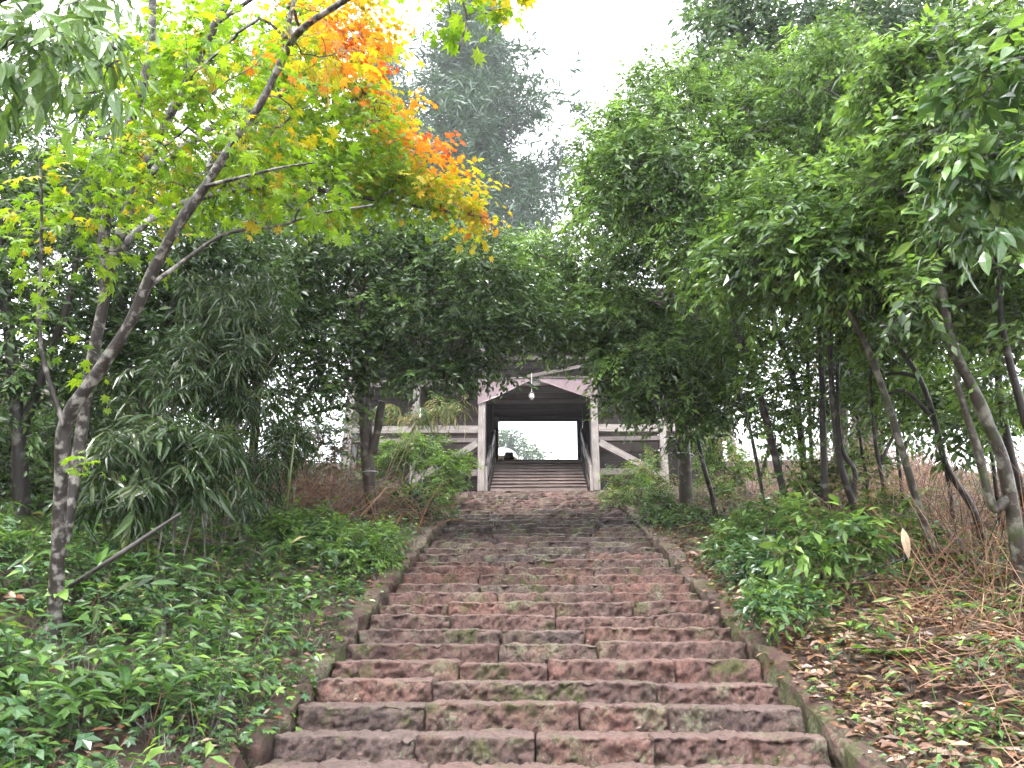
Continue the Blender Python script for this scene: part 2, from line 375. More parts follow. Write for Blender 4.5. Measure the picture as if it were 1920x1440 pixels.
# ------------------------------------------------------------------ ground
def axis(parts):
    out = []
    for a, b, n in parts: out += list(np.linspace(a, b, n, endpoint=False))
    return np.array(out + [parts[-1][1]])
gx = axis([(-260, -40, 16), (-40, -12, 30), (-12, -2.6, 80), (-2.6, -1.5, 16), (-1.5, 1.5, 8), (1.5, 2.6, 16), (2.6, 12, 80), (12, 40, 30), (40, 260, 16)])
gy = axis([(-60, -4, 10), (-4, 1, 20), (1, 19, 120), (19, 26, 40), (26, 60, 25), (60, 330, 20)])
X, Y = np.meshgrid(gx, gy); Z = ground(X, Y)
nx, ny = len(gx), len(gy)
gi = (np.arange(ny - 1)[:, None] * nx + np.arange(nx - 1)[None]).ravel()
gt = np.concatenate([np.stack([gi, gi + 1, gi + nx + 1], -1), np.stack([gi, gi + nx + 1, gi + nx], -1)])
go = link('ground', make_mesh('ground', np.stack([X, Y, Z], -1).reshape(-1, 3), gt, [M['soil']], smooth=True))
tag(go, 'dark brown soil of the wooded hillside beside the steps', 'ground', kind='structure')

# ------------------------------------------------------------------ stone stairs
def stone_block(x0, x1, yf, zt, depth, height, seed, cell):
    nx = max(4, int((x1 - x0) / cell)); nf = max(3, int(height / cell)); ntp = max(4, int(depth / (cell * 1.6)))
    prof = []                                   # (y, z, front weight, top weight)
    r = 0.022
    for z in np.linspace(-height, -r, nf): prof.append((0.0, z, 1, 0))
    for a in (22, 45, 68): prof.append((r - r * math.cos(math.radians(a)), -r + r * math.sin(math.radians(a)), math.cos(math.radians(a)), math.sin(math.radians(a))))
    for y in np.linspace(r, depth, ntp): prof.append((y, 0.0, 0, 1))
    prof = np.array(prof); k = len(prof)
    xs = np.linspace(x0, x1, nx)
    XX = np.repeat(xs[:, None], k, 1); YY = yf + np.repeat(prof[None, :, 0], nx, 0); ZZ = zt + np.repeat(prof[None, :, 1], nx, 0)
    q = np.stack([XX, YY, ZZ], -1) + seed * 7.13
    n = 0.013 * vnoise(q * 6) + 0.018 * vnoise(q * 15 + 5) + 0.016 * vnoise(q * 34 + 2) + 0.008 * vnoise(q * 70 + 8)
    pit = np.maximum(vnoise(q * 27 + 31) - .22, 0) * 0.055 + np.maximum(vnoise(q * 11 + 77) - .36, 0) * 0.08
    YY = YY + prof[None, :, 2] * (-n + pit)
    ZZ = ZZ + prof[None, :, 3] * (n * .55 - pit * .6)
    edge = np.exp(-np.abs(prof[:, 1]) / .05) * np.exp(-prof[:, 0] / .10)          # worn nosing
    wear_toplight = 0.016 * np.maximum(vnoise(np.stack([xs * 3.1, xs * 0 + seed, xs * 0], -1)) + .1, 0) + 0.012 * np.maximum(vnoise(np.stack([xs * 11, xs * 0 + seed, xs * 0 + 5], -1)), 0)
    ZZ = ZZ - edge[None] * wear_toplight[:, None]
    e = np.minimum(xs - x0, x1 - xs); rnd = np.exp(-e / .02)                      # rounded ends
    YY = YY + rnd[:, None] * 0.018 * prof[None, :, 2]; ZZ = ZZ - rnd[:, None] * 0.010 * prof[None, :, 3]
    v = np.stack([XX, YY, ZZ], -1).reshape(-1, 3)
    i = (np.arange(nx - 1)[:, None] * k + np.arange(k - 1)[None]).ravel()
    t = [np.stack([i, i + k, i + k + 1], -1), np.stack([i, i + k + 1, i + 1], -1)]
    bl = len(v); v = np.vstack([v, [x0, yf + depth, zt - height], [x1, yf + depth, zt - height]])
    for s, c in ((0, bl), ((nx - 1) * k, bl + 1)):
        j = np.arange(k - 1) + s
        t.append(np.stack([j, j + 1, np.full(k - 1, c)], -1) if s == 0 else np.stack([j + 1, j, np.full(k - 1, c)], -1))
    return v, np.concatenate(t)

stairs = thing('stone_stairs', (0, 5, nosing(5)), 'long flight of worn reddish stone steps climbing to the wooden gate', 'stairs')
rs = random.Random(4)
STONE = [(.168, .090, .074), (.160, .089, .074), (.150, .088, .075), (.142, .089, .077), (.172, .094, .078), (.130, .088, .078), (.162, .084, .068)]
HW = 1.60
Y0 = 4.99
nst = int(round((YTOP - Y0) / TREAD))
for i in range(-5, nst + 1):
    yf = Y0 + TREAD * i; zt = float(nosing(yf))
    n = rs.choice([3, 3, 4, 4]) if i < 14 else rs.choice([3, 3, 4])
    cuts = [-HW] + sorted(-HW + 2 * HW * (k + rs.uniform(-.26, .26)) / n for k in range(1, n)) + [HW]
    cell = 0.0135 if i < 3 else 0.019 if i < 8 else 0.034 if i < 15 else 0.06
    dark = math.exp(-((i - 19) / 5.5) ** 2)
    for k in range(n):
        g = rs.uniform(.004, .010)
        dz = rs.uniform(-.018, .016); dy = rs.uniform(-.025, .025)
        x0, x1 = cuts[k] + g, cuts[k + 1] - g
        c0 = ((x0 + x1) / 2, yf, zt)
        v, t = stone_block(x0, x1, yf + dy, zt + dz, TREAD + .10, RISE + .05, i * 5 + k * 1.7, cell)
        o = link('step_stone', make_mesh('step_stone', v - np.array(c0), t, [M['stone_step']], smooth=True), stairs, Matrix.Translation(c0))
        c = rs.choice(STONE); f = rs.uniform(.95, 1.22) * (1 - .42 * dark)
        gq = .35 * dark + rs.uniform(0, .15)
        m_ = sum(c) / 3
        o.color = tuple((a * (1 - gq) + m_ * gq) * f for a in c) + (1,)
# kerb stones along both sides
def rough_box(L, W, H, seed, cell=.03):
    n = [max(3, int(L / cell)), max(3, int(W / cell)), max(3, int(H / cell))]
    vs, ts, off = [], [], 0
    d = (L, W, H)
    for ax in range(3):
        for sgn in (-1, 1):
            u, w_ = (ax + 1) % 3, (ax + 2) % 3
            a = np.linspace(-.5, .5, n[u]); b = np.linspace(-.5, .5, n[w_])
            A, B = np.meshgrid(a, b, indexing='ij'); v = np.zeros(A.shape + (3,))
            v[..., u] = A * d[u]; v[..., w_] = B * d[w_]; v[..., ax] = sgn * .5 * d[ax]
            v = v.reshape(-1, 3)
            i = (np.arange(n[u] - 1)[:, None] * n[w_] + np.arange(n[w_] - 1)[None]).ravel()
            q = [i, i + n[w_], i + n[w_] + 1, i + 1]
            if sgn < 0: q = q[::-1]
            ts.append(np.concatenate([np.stack([q[0], q[1], q[2]], -1), np.stack([q[0], q[2], q[3]], -1)]) + off); vs.append(v); off += len(v)
    v = np.concatenate(vs); t = np.concatenate(ts)
    q = v / (np.array(d) / 2); rr = np.sum(np.abs(q) ** 8, axis=1) ** (1 / 8)
    v = v / np.maximum(rr, .6)[:, None] * 1.02
    p = v + seed * 3.7
    nn = np.stack([vnoise(p * 6 + 3), vnoise(p * 6 + 40), vnoise(p * 6 + 80)], -1) * .034 + np.stack([vnoise(p * 18 + 3), vnoise(p * 18 + 40), vnoise(p * 18 + 80)], -1) * .012
    return v + nn, t
ang = math.atan(SL)
for side in (-1, 1):
    y = 1.6
    while y < YTOP - .2:
        L = rs.uniform(.75, 1.35); wd = rs.uniform(.15, .22)
        yc = y + L * math.cos(ang) / 2
        pos = (side * (HW + .03 + wd / 2 + rs.uniform(-.02, .02)), yc, float(nosing(yc)) - .155 + rs.uniform(-.04, .03))
        v, t = rough_box(L - .015, wd, .34, rs.uniform(0, 90), .03 if y < 9 else .05)
        R = Matrix.Rotation(ang + rs.uniform(-.03, .03), 4, 'X') @ Matrix.Rotation(math.pi / 2 + rs.uniform(-.03, .03), 4, 'Z')
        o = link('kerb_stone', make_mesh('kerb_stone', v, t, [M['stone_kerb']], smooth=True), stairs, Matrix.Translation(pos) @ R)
        c = rs.choice(STONE); f = rs.uniform(.6, .9); o.color = tuple(a * f for a in c) + (1,)
        y += L * math.cos(ang)
# stone sill that carries the gate
sv, st_ = stone_block(-1.9, 1.9, YTOP + .02, LAND + .03, .75, .2, 55, .04)
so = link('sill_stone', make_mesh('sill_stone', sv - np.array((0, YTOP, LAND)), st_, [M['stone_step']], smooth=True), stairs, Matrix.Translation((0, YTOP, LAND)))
so.color = (.14, .085, .075, 1)

# ------------------------------------------------------------------ wooden gate
rb = random.Random(9)
def beam(name, p0, p1, w, h, mat, parent, up=(0, 0, 1), jit=.004, seg=4, ch=.012):
    p0 = Vector(p0); p1 = Vector(p1); d = p1 - p0; L = d.length; x = d.normalized()
    u = Vector(up)
    if abs(x.dot(u)) > .95: u = Vector((0, 1, 0))
    yv = u.cross(x).normalized(); zv = x.cross(yv)
    c = min(ch, w * .3, h * .3)
    sec = [(-w / 2 + c, -h / 2), (w / 2 - c, -h / 2), (w / 2, -h / 2 + c), (w / 2, h / 2 - c), (w / 2 - c, h / 2), (-w / 2 + c, h / 2), (-w / 2, h / 2 - c), (-w / 2, -h / 2 + c)]
    v, t = [], []
    for s in range(seg + 1):
        oy, oz = rb.uniform(-jit, jit), rb.uniform(-jit, jit)
        for a, b in sec: v.append((L * (s / seg - .5), a + oy + rb.uniform(-jit, jit) * .4, b + oz + rb.uniform(-jit, jit) * .4))
    for s in range(seg):
        for k in range(8):
            a, b = s * 8 + k, s * 8 + (k + 1) % 8
            t += [(a, b, b + 8), (a, b + 8, a + 8)]
    for k in range(1, 7): t += [(0, k + 1, k), (seg * 8, seg * 8 + k, seg * 8 + k + 1)]
    mw = Matrix((x, yv, zv)).transposed().to_4x4(); mw.translation = (p0 + p1) / 2
    return link(name, make_mesh(name, v, t, [M[mat]]), parent, mw)

GY = 18.45
gate = thing('wooden_gate', (0, GY, LAND), 'weathered wooden temple gate on tall posts at the top of the steps', 'gate')
PX = [-4.58, -2.97, -1.36, 1.36, 2.97, 4.58]
EAVE = 10.50
for k, x in enumerate(PX):
    inner = k in (2, 3)
    base = LAND + .06 if inner else G(x, GY) - .1
    beam('post', (x, GY, base), (x * 1.0, GY, EAVE), .17 if inner else .16, .17, 'wood_pale', gate)
    for yy in (GY + 3.1, 24.8):
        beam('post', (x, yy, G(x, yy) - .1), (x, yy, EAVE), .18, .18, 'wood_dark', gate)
fy = GY - .10
beam('beam', (-5.1, GY, 8.74), (5.1, GY, 8.74), .12, .20, 'wood_grey', gate)
for a, b in ((-4.5, -3.05), (-2.89, -1.45), (1.45, 2.89), (3.05, 4.5)):
    beam('rail', (a, GY, 7.56), (b, GY, 7.54 + rb.uniform(-.03, .03)), .10, .19, 'wood_pale', gate)
    beam('rail', (a, GY + .02, 7.29), (b, GY + .02, 7.29 + rb.uniform(-.02, .02)), .12, .11, 'wood_grey', gate)
beam('rail', (1.45, GY, 6.48), (2.89, GY, 6.48), .09, .16, 'wood_grey', gate)
beam('rail', (-2.89, GY, 6.48), (-1.45, GY, 6.48), .09, .16, 'wood_grey', gate)
beam('brace', (-1.46, GY - .02, 7.20), (-2.90, GY - .02, 6.32), .07, .17, 'wood_pale', gate)
beam('brace', (1.46, GY - .02, 7.20), (2.90, GY - .02, 6.38), .07, .17, 'wood_pale', gate)
beam('beam', (-4.9, GY, 9.38), (4.9, GY, 9.38), .12, .12, 'wood_grey', gate)
beam('beam', (-4.9, GY + .35, 9.05), (4.9, GY + .35, 9.05), .12, .16, 'wood_dark', gate)
beam('loose_board', (-.25, GY - .13, 8.86), (1.12, GY - .14, 9.12), .03, .09, 'wood_grey', gate)
beam('beam', (-5.4, GY - .9, EAVE + .02), (5.4, GY - .9, EAVE + .02), .14, .16, 'wood_grey', gate)
beam('beam', (-5.2, GY, EAVE - .15), (5.2, GY, EAVE - .15), .16, .22, 'wood_grey', gate)
beam('beam', (-5.2, 24.8, EAVE - .15), (5.2, 24.8, EAVE - .15), .16, .22, 'wood_dark', gate)
# horizontal dark boards closing the side bays, and the upper storey front
def plank_wall(xa, xb, y, z0, z1, mat='wood_dark', step=.235):
    z = z0; i = 0
    while z < z1:
        hgt = min(step, z1 - z)
        beam('plank', (xa, y + .014 * (i % 2), z + hgt / 2), (xb, y + .014 * (i % 2), z + hgt / 2 + rb.uniform(-.006, .006)), .03, hgt + .012, mat, gate, seg=2)
        z += step; i += 1
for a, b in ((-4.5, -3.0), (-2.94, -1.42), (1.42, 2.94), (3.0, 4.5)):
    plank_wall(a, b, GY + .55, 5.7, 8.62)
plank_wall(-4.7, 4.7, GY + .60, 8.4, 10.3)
# passage: side walls, rear header and ceiling boards
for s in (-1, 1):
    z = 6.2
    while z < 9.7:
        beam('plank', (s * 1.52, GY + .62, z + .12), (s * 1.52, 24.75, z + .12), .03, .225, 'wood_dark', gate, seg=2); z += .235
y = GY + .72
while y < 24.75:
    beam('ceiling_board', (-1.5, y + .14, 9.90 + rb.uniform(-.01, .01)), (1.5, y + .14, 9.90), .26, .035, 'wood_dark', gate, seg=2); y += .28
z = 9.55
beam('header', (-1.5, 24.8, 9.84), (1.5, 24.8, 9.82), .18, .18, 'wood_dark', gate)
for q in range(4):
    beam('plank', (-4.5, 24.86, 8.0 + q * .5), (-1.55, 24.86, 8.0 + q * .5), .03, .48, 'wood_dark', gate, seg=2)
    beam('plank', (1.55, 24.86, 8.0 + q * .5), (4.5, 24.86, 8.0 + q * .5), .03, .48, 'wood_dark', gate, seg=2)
# roof: rafters and seamed sheets on both slopes
RZ, RY = 12.05, (GY - 1.0 + 25.9) / 2
roof = beam('roof', (-5.5, RY, RZ + .1), (5.5, RY, RZ + .1), .35, .2, 'roof_sheet', gate, seg=2)
for k in range(29):
    x = -5.3 + k * 10.6 / 28
    beam('rafter', (x, GY - 1.05, EAVE + .14), (x, RY, RZ - .06), .07, .09, 'wood_grey', roof, seg=1)
    beam('rafter', (x, 26.0, EAVE + .14), (x, RY, RZ - .06), .07, .09, 'wood_dark', roof, seg=1)
for k in range(12):
    xa = -5.45 + k * 10.9 / 12; xb = xa + 10.9 / 12 - .012
    for ye in (GY - 1.15, 26.1):
        p0 = ((xa + xb) / 2, ye, EAVE + .20); p1 = ((xa + xb) / 2, RY, RZ + .02)
        beam('roof_sheet', p0, p1, xb - xa, .03, 'roof_sheet', roof, seg=1, jit=.002)
# two folded metal sheets under the front beam, meeting like a shallow gable
def sheet(name, poly, th, mat, parent):
    n = len(poly); v = [(x, y, z) for x, y, z in poly] + [(x, y + th, z) for x, y, z in poly]
    t = []
    for k in range(1, n - 1): t += [(0, k, k + 1), (n, n + k + 1, n + k)]
    for k in range(n): a, b = k, (k + 1) % n; t += [(a, a + n, b + n), (a, b + n, b)]
    c = np.mean(v, axis=0)
    return link(name, make_mesh(name, np.array(v) - c, t, [M[mat]]), parent, Matrix.Translation(c))
ys = GY - .12
sheet('metal_sheet', [(-1.46, ys, 8.160), (-1.05, ys - .03, 8.310), (-.18, ys - .06, 8.750), (-.30, ys - .05, 8.790), (-1.46, ys, 8.770)], .006, 'sheet_metal', gate)
sheet('metal_sheet', [(1.47, ys, 8.210), (1.47, ys, 8.690), (1.24, ys, 8.800), (.02, ys - .05, 8.800), (.10, ys - .06, 8.710)], .006, 'sheet_metal', gate)
beam('trim', (-1.2, ys - .03, 8.800), (-.3, ys - .05, 8.810), .05, .03, 'wood_pale', gate)
beam('trim', (.05, ys - .05, 8.815), (1.24, ys - .03, 8.815), .05, .03, 'wood_pale', gate)
beam('tie', (-1.3, GY + .3, 8.50), (1.3, GY + .3, 8.50), .10, .16, 'wood_dark', gate)

# wooden stairs in the passage
ws = thing('wooden_stairs', (0, GY + .1, LAND), 'grey plank stairs rising through the gate between two handrails', 'stairs')
NS, SR, STD = 10, .15, .30
for k in range(NS):
    y = GY + .15 + k * STD; zb = LAND + .05 + k * SR
    beam('riser', (-1.14, y, zb + SR / 2 - .01), (1.14, y, zb + SR / 2 - .01 + rb.uniform(-.004, .004)), .025, SR - .03, 'wood_stair', ws, seg=5, jit=.003)
    beam('tread', (-1.15, y + STD / 2 - .02, zb + SR), (1.15, y + STD / 2 - .02, zb + SR + rb.uniform(-.004, .004)), STD + .03, .032, 'wood_stair', ws, seg=5, jit=.003)
ytop = GY + .15 + NS * STD; ztop = LAND + .05 + NS * SR
beam('tread', (-1.15, ytop + .3, ztop), (1.15, ytop + .3, ztop + .02), .66, .04, 'wood_stair', ws, seg=5)
for s in (-1, 1):
    x = s * 1.20
    beam('stringer', (x, GY + .06, LAND + .12), (x, ytop, ztop + .02), .04, .26, 'wood_grey', ws)
    beam('newel', (s * 1.26, GY + .02, LAND + .05), (s * 1.26, GY + .02, LAND + .66), .11, .11, 'wood_pale', ws)
    beam('newel', (s * 1.25, GY + 1.6, LAND + .75), (s * 1.25, GY + 1.6, LAND + 1.62), .10, .10, 'wood_grey', ws)
    beam('newel', (s * 1.25, ytop - .1, ztop - .1), (s * 1.25, ytop - .1, ztop + .95), .10, .10, 'wood_grey', ws)
    beam('handrail', (s * 1.25, GY + .1, LAND + .58), (s * 1.25, ytop + .15, ztop + .92), .07, .17, 'wood_pale', ws)
    beam('rail', (s * 1.25, GY + .1, LAND + .32), (s * 1.25, ytop, ztop + .46), .04, .11, 'wood_pale', ws)

# hanging glass lamp
def lathe(prof, n=14):
    v, t = [], []
    for r, z in prof:
        for k in range(n): a = 2 * math.pi * k / n; v.append((r * math.cos(a), r * math.sin(a), z))
    for i in range(len(prof) - 1):
        for k in range(n):
            a, b = i * n + k, i * n + (k + 1) % n; t += [(a, b, b + n), (a, b + n, a + n)]
    return np.array(v), np.array(t)
lp = P(997, 742, 18.55); lz = lp[2]
lamp = thing('hanging_lamp', (lp[0], lp[1], lz), 'small clear glass lamp hanging under the middle of the gate beam', 'lamp')
T_ = Matrix.Translation(lp)
v, t = lathe([(.012, .1), (.045, .085), (.05, .05), (.04, .045)]); link('cap', make_mesh('cap', v, t, [M['lamp_base']], smooth=True), lamp, T_)
v, t = lathe([(.038, .048), (.050, .01), (.050, -.04), (.035, -.075), (.0, -.088)]); link('glass', make_mesh('glass', v, t, [M['lamp_glass']], smooth=True), lamp, T_)
v, t = lathe([(.0, .045), (.018, .04), (.022, .0), (.012, -.03), (.0, -.035)], 10); link('bulb', make_mesh('bulb', v, t, [M['umbrella_cloth']], smooth=True), lamp, T_)
a = Acc(); a.add(*tube([(0, 0, .1), (0, 0, 8.68 - lz)], [.007, .007], 6, 2)); link('cord', make_mesh('cord', np.concatenate(a.v), np.concatenate(a.t), [M['wire']]), lamp, T_)
a = Acc()
for k in range(6):
    an = k * math.pi / 3; a.add(*tube([(.052 * math.cos(an), .052 * math.sin(an), .05), (.06 * math.cos(an), .06 * math.sin(an), -.03), (0.01 * math.cos(an), .01 * math.sin(an), -.1)], [.003] * 3, 4, 3))
link('cage', make_mesh('cage', np.concatenate(a.v), np.concatenate(a.t), [M['wire']]), lamp, T_)

# dark wooden block on the top tread
bp_ = np.array([(955 - 1007) / FPX * 22.2 - .05, ytop + .42, ztop + .02])
blk = thing('wooden_block', bp_, 'dark tapered wooden block standing at the top of the plank stairs', 'block')
def taper(w0, w1, h, dx=0):
    v = []
    for w_, z in ((w0, 0), (w0 * .97, h * .5), (w1, h)):
        for sx, sy in ((-1, -1), (1, -1), (1, 1), (-1, 1)): v.append((sx * w_ / 2 + dx, sy * w_ / 2, z))
    t = []
    for r in range(2):
        for k in range(4): a, b = r * 4 + k, r * 4 + (k + 1) % 4; t += [(a, b, b + 4), (a, b + 4, a + 4)]
    t += [(8, 9, 10), (8, 10, 11), (0, 2, 1), (0, 3, 2)]
    return v, t
v, t = taper(.30, .21, .38); link('body', make_mesh('body', v, t, [M['wood_dark']]), blk, Matrix.Translation(bp_))
v, t = taper(.15, .09, .20, -.24); link('side_lug', make_mesh('side_lug', v, t, [M['wood_dark']]), blk, Matrix.Translation(bp_))

# white umbrella seen over the head of the stairs
ub = P(942, 862, 29.0)
umb = thing('umbrella', ub, 'open white umbrella seen through the gate beyond the stair head', 'umbrella')
TU = Matrix.Translation(ub)
UR, UH = .58, .42
for k in range(8):
    v, t = [], []
    for i in range(7):
        f = i / 6; rr = UR * math.sin(f * math.pi / 2); zz = UH * math.cos(f * math.pi / 2)
        for j in range(5):
            an = (k + j / 4) * math.pi / 4; sag = 1 - .05 * math.sin(j / 4 * math.pi) * f
            v.append((rr * sag * math.cos(an), rr * sag * math.sin(an), zz + .02 * math.sin(j / 4 * math.pi) * f))
    for i in range(6):
        for j in range(4):
            a_ = i * 5 + j; t += [(a_, a_ + 5, a_ + 6), (a_, a_ + 6, a_ + 1)]
    link('canopy_panel', make_mesh('canopy_panel', v, t, [M['umbrella_cloth']], smooth=True), umb, TU)
    an = k * math.pi / 4; pr = [(UR * math.sin(f) * .99 * math.cos(an), UR * math.sin(f) * .99 * math.sin(an), UH * math.cos(f) - .01) for f in np.linspace(0.02, math.pi / 2, 6)]
    v, t = tube(pr, [.004] * 6, 4, 1); link('rib', make_mesh('rib', v, t, [M['wire']]), umb, TU)
v, t = tube([(0, 0, UH + .08), (0, 0, -.45)], [.006, .006], 6, 2); link('shaft', make_mesh('shaft', v, t, [M['wire']]), umb, TU)
v, t = tube([(0, 0, -.44), (0, 0, -.52), (.03, 0, -.56), (.06, 0, -.53)], [.012] * 4, 8, 4); link('handle', make_mesh('handle', v, t, [M['cable']], smooth=True), umb, TU)
a = Acc(); pa, pb = P(880, 834, 33), P(1045, 850, 33)
a.add(*tube([pa, (pa + pb) / 2 - np.array([0, 0, .03]), pb], [.012] * 3, 5, 6))
tag(a.build('cable', [M['cable']]), 'thin dark cable strung across the pale gap seen through the gate', 'cable')

# ------------------------------------------------------------------ foliage tools
def leaf_tmpl(w, fold=.10, droop=.14, fine=False):
    if not fine:
        v = [(0, 0, 0), (.42, -w, fold * w * 2), (.42, w, fold * w * 2), (1, 0, -droop), (.42, 0, -droop * .15)]
        t = [(0, 1, 4), (0, 4, 2), (1, 3, 4), (4, 3, 2)]
    else:
        v = [(0, 0, 0), (.16, -w * .62, fold * w), (.16, w * .62, fold * w), (.42, -w, fold * w * 2), (.42, w, fold * w * 2), (.72, -w * .68, fold * w - droop * .4), (.72, w * .68, fold * w - droop * .4), (1, 0, -droop), (.16, 0, 0), (.42, 0, -droop * .12), (.72, 0, -droop * .5)]
        t = [(0, 1, 8), (0, 8, 2), (1, 3, 9), (1, 9, 8), (8, 9, 4), (8, 4, 2), (3, 5, 10), (3, 10, 9), (9, 10, 6), (9, 6, 4), (5, 7, 10), (10, 7, 6)]
    return np.array(v, float), np.array(t)
def lobed_tmpl(nl=7, spread=130, depth=.45, shoulder=True, cup=.10):
    """palmate leaf: petiole at the origin, lobes fanned round a centre on +x"""
    out = [(0.22, 0)]
    angs = np.radians(np.linspace(-spread, spread, nl)); L = 1 - .45 * (np.abs(angs) / math.pi) ** 1.1
    pts = []
    for k in range(nl):
        if shoulder: pts.append((angs[k] - .13, L[k] * .70))
        pts.append((angs[k], L[k]))
        if shoulder: pts.append((angs[k] + .13, L[k] * .70))
        if k < nl - 1: pts.append(((angs[k] + angs[k + 1]) / 2, depth * (L[k] + L[k + 1]) / 2))
    c = .34
    v = [(c, 0, 0.0)] + [(c + r * .62 * math.cos(a), r * .62 * math.sin(a), -cup * r * r + .03 * (i % 2)) for i, (a, r) in enumerate(pts)]
    v.append((c - .16, 0, 0))
    n = len(pts); t = [(0, i, i + 1) for i in range(1, n)] + [(0, n, n + 1), (0, n + 1, 1)]
    return np.array(v, float), np.array(t)
def heart_tmpl():
    o = [(0.10, 0), (-.02, -.16), (.05, -.36), (.28, -.46), (.55, -.36), (.8, -.16), (1, 0), (.8, .16), (.55, .36), (.28, .46), (.05, .36), (-.02, .16)]
    v = [(.42, 0, -.04)] + [(x, y, .08 * abs(y) * 2 - .12 * x * x) for x, y in o]
    n = len(o); t = [(0, i, i % n + 1) for i in range(1, n + 1)]
    return np.array(v, float), np.array(t)
TM = {'ovate2': (np.array([(0, 0, 0), (.45, -.21, .05), (.45, .21, .05), (1, 0, -.12)], float), np.array([(0, 1, 3), (0, 3, 2)])), 'ovate': leaf_tmpl(.20), 'ovate_fine': leaf_tmpl(.20, fine=True), 'broad': leaf_tmpl(.27), 'broad_fine': leaf_tmpl(.27, fine=True), 'lance': leaf_tmpl(.13), 'lance_fine': leaf_tmpl(.135, fine=True, droop=.22),
      'bamboo': leaf_tmpl(.065, droop=.2), 'sasa': leaf_tmpl(.105, fine=True, droop=.24), 'maple': lobed_tmpl(7, 128, .56, False, .22), 'maple_fine': lobed_tmpl(7, 128, .52, True, .22), 'ivy': lobed_tmpl(5, 115, .6, False, .15), 'heart': heart_tmpl(),
      'needle': (np.array([(0, -.02, 0), (0, .02, 0), (.55, -.11, .02), (.55, .11, .02), (1, 0, -.06)], float), np.array([(0, 2, 3), (0, 3, 1), (2, 4, 3)])),
      'blade': (np.array([(0, -.012, 0), (0, .012, 0), (.4, -.010, .05), (.4, .010, .05), (.75, -.007, .02), (.75, .007, .02), (1, 0, -.1)], float), np.array([(0, 2, 3), (0, 3, 1), (2, 4, 5), (2, 5, 3), (4, 6, 5)]))}

class Leaves:
    """a pile of leaf placements: position, direction, normal, size, material index"""
    def __init__(s): s.p, s.d, s.n, s.s, s.m = [], [], [], [], []
    def add(s, p, d, n, size, m):
        s.p.append(np.atleast_2d(p)); s.d.append(np.atleast_2d(d)); s.n.append(np.atleast_2d(n)); s.s.append(np.atleast_1d(size)); s.m.append(np.atleast_1d(m))
    def cat(s):
        return tuple(np.concatenate(a) for a in (s.p, s.d, s.n, s.s, s.m))
def basis(d, n):
    x = unit(d); y = unit(np.cross(n, x)); z = np.cross(x, y); return x, y, z
def leaf_geo(tm, p, d, n, s):
    tv, tt = tm; x, y, z = basis(d, n); k = len(tv)
    v = p[:, None] + s[:, None, None] * (tv[None, :, 0, None] * x[:, None] + tv[None, :, 1, None] * y[:, None] + tv[None, :, 2, None] * z[:, None])
    t = (np.arange(len(p))[:, None, None] * k + tt[None]).reshape(-1, 3)
    return v.reshape(-1, 3), t
_single = {}
def single_leaf(tm, mat):
    key = (tm, mat)
    if key not in _single: _single[key] = make_mesh('leaf', TM[tm][0], TM[tm][1], [M[mat]], smooth=False)
    return _single[key]
def put_leaves(lv, tm, mats, parent, singles=0, fine=None, name='foliage', origin=None):
    """lv: Leaves.  The `singles` leaves that show largest become objects, the rest one stuff mesh."""
    p, d, n, s, m = lv.cat()
    if singles:
        rel = p - CAM; D = rel @ FW; u = (rel @ RT) / np.maximum(D, .1) * FPX; v_ = (rel @ UP) / np.maximum(D, .1) * FPX
        vis = (np.abs(u) < 960) & (np.abs(v_) < 720) & (D > .5)
        score = np.where(vis, s / np.maximum(D, .3), 0) * RNG.uniform(.75, 1.25, len(p))
        idx = np.argsort(-score)[:singles]; idx = idx[score[idx] > 0]
        x, y, z = basis(d[idx], n[idx])
        for j, i in enumerate(idx):
            mw = Matrix(((x[j][0] * s[i], y[j][0] * s[i], z[j][0] * s[i], p[i][0]), (x[j][1] * s[i], y[j][1] * s[i], z[j][1] * s[i], p[i][1]), (x[j][2] * s[i], y[j][2] * s[i], z[j][2] * s[i], p[i][2]), (0, 0, 0, 1)))
            link('leaf', single_leaf(fine or tm, mats[m[i]]), parent, mw)
        keep = np.ones(len(p), bool); keep[idx] = False
        p, d, n, s, m = p[keep], d[keep], n[keep], s[keep], m[keep]
    if len(p) == 0: return None
    v, t = leaf_geo(TM[tm], p, d, n, s)
    mi = np.repeat(m, len(TM[tm][1]))
    a = Acc(); a.add(v, t, mi)
    return a.build(name, [M[q] for q in mats], parent, kind='stuff', origin=origin)

def rand_unit(n): return unit(RNG.normal(size=(n, 3)))
def blob_points(blobs, n, skew=.55):
    """blobs: (px, py, D, rx_px, ry_px, rdepth[, weight]); returns points and outward directions"""
    w_ = np.array([(b[3] * b[4] * b[2] ** 2 * (b[6] if len(b) > 6 else 1)) for b in blobs], float); w_ /= w_.sum()
    pick = RNG.choice(len(blobs), n, p=w_)
    d = rand_unit(n); r = RNG.uniform(0, 1, n) ** skew
    out = np.zeros((n, 3)); od = np.zeros((n, 3))
    for k, b in enumerate(blobs):
        q = pick == k
        if not q.any(): continue
        c = P(b[0], b[1], b[2]); s = b[2] / FPX
        off = d[q, 0:1] * RT * b[3] * s + d[q, 1:2] * UP * b[4] * s + d[q, 2:3] * FW * b[5]
        out[q] = c + off * r[q, None]; od[q] = unit(off)
    return out, od

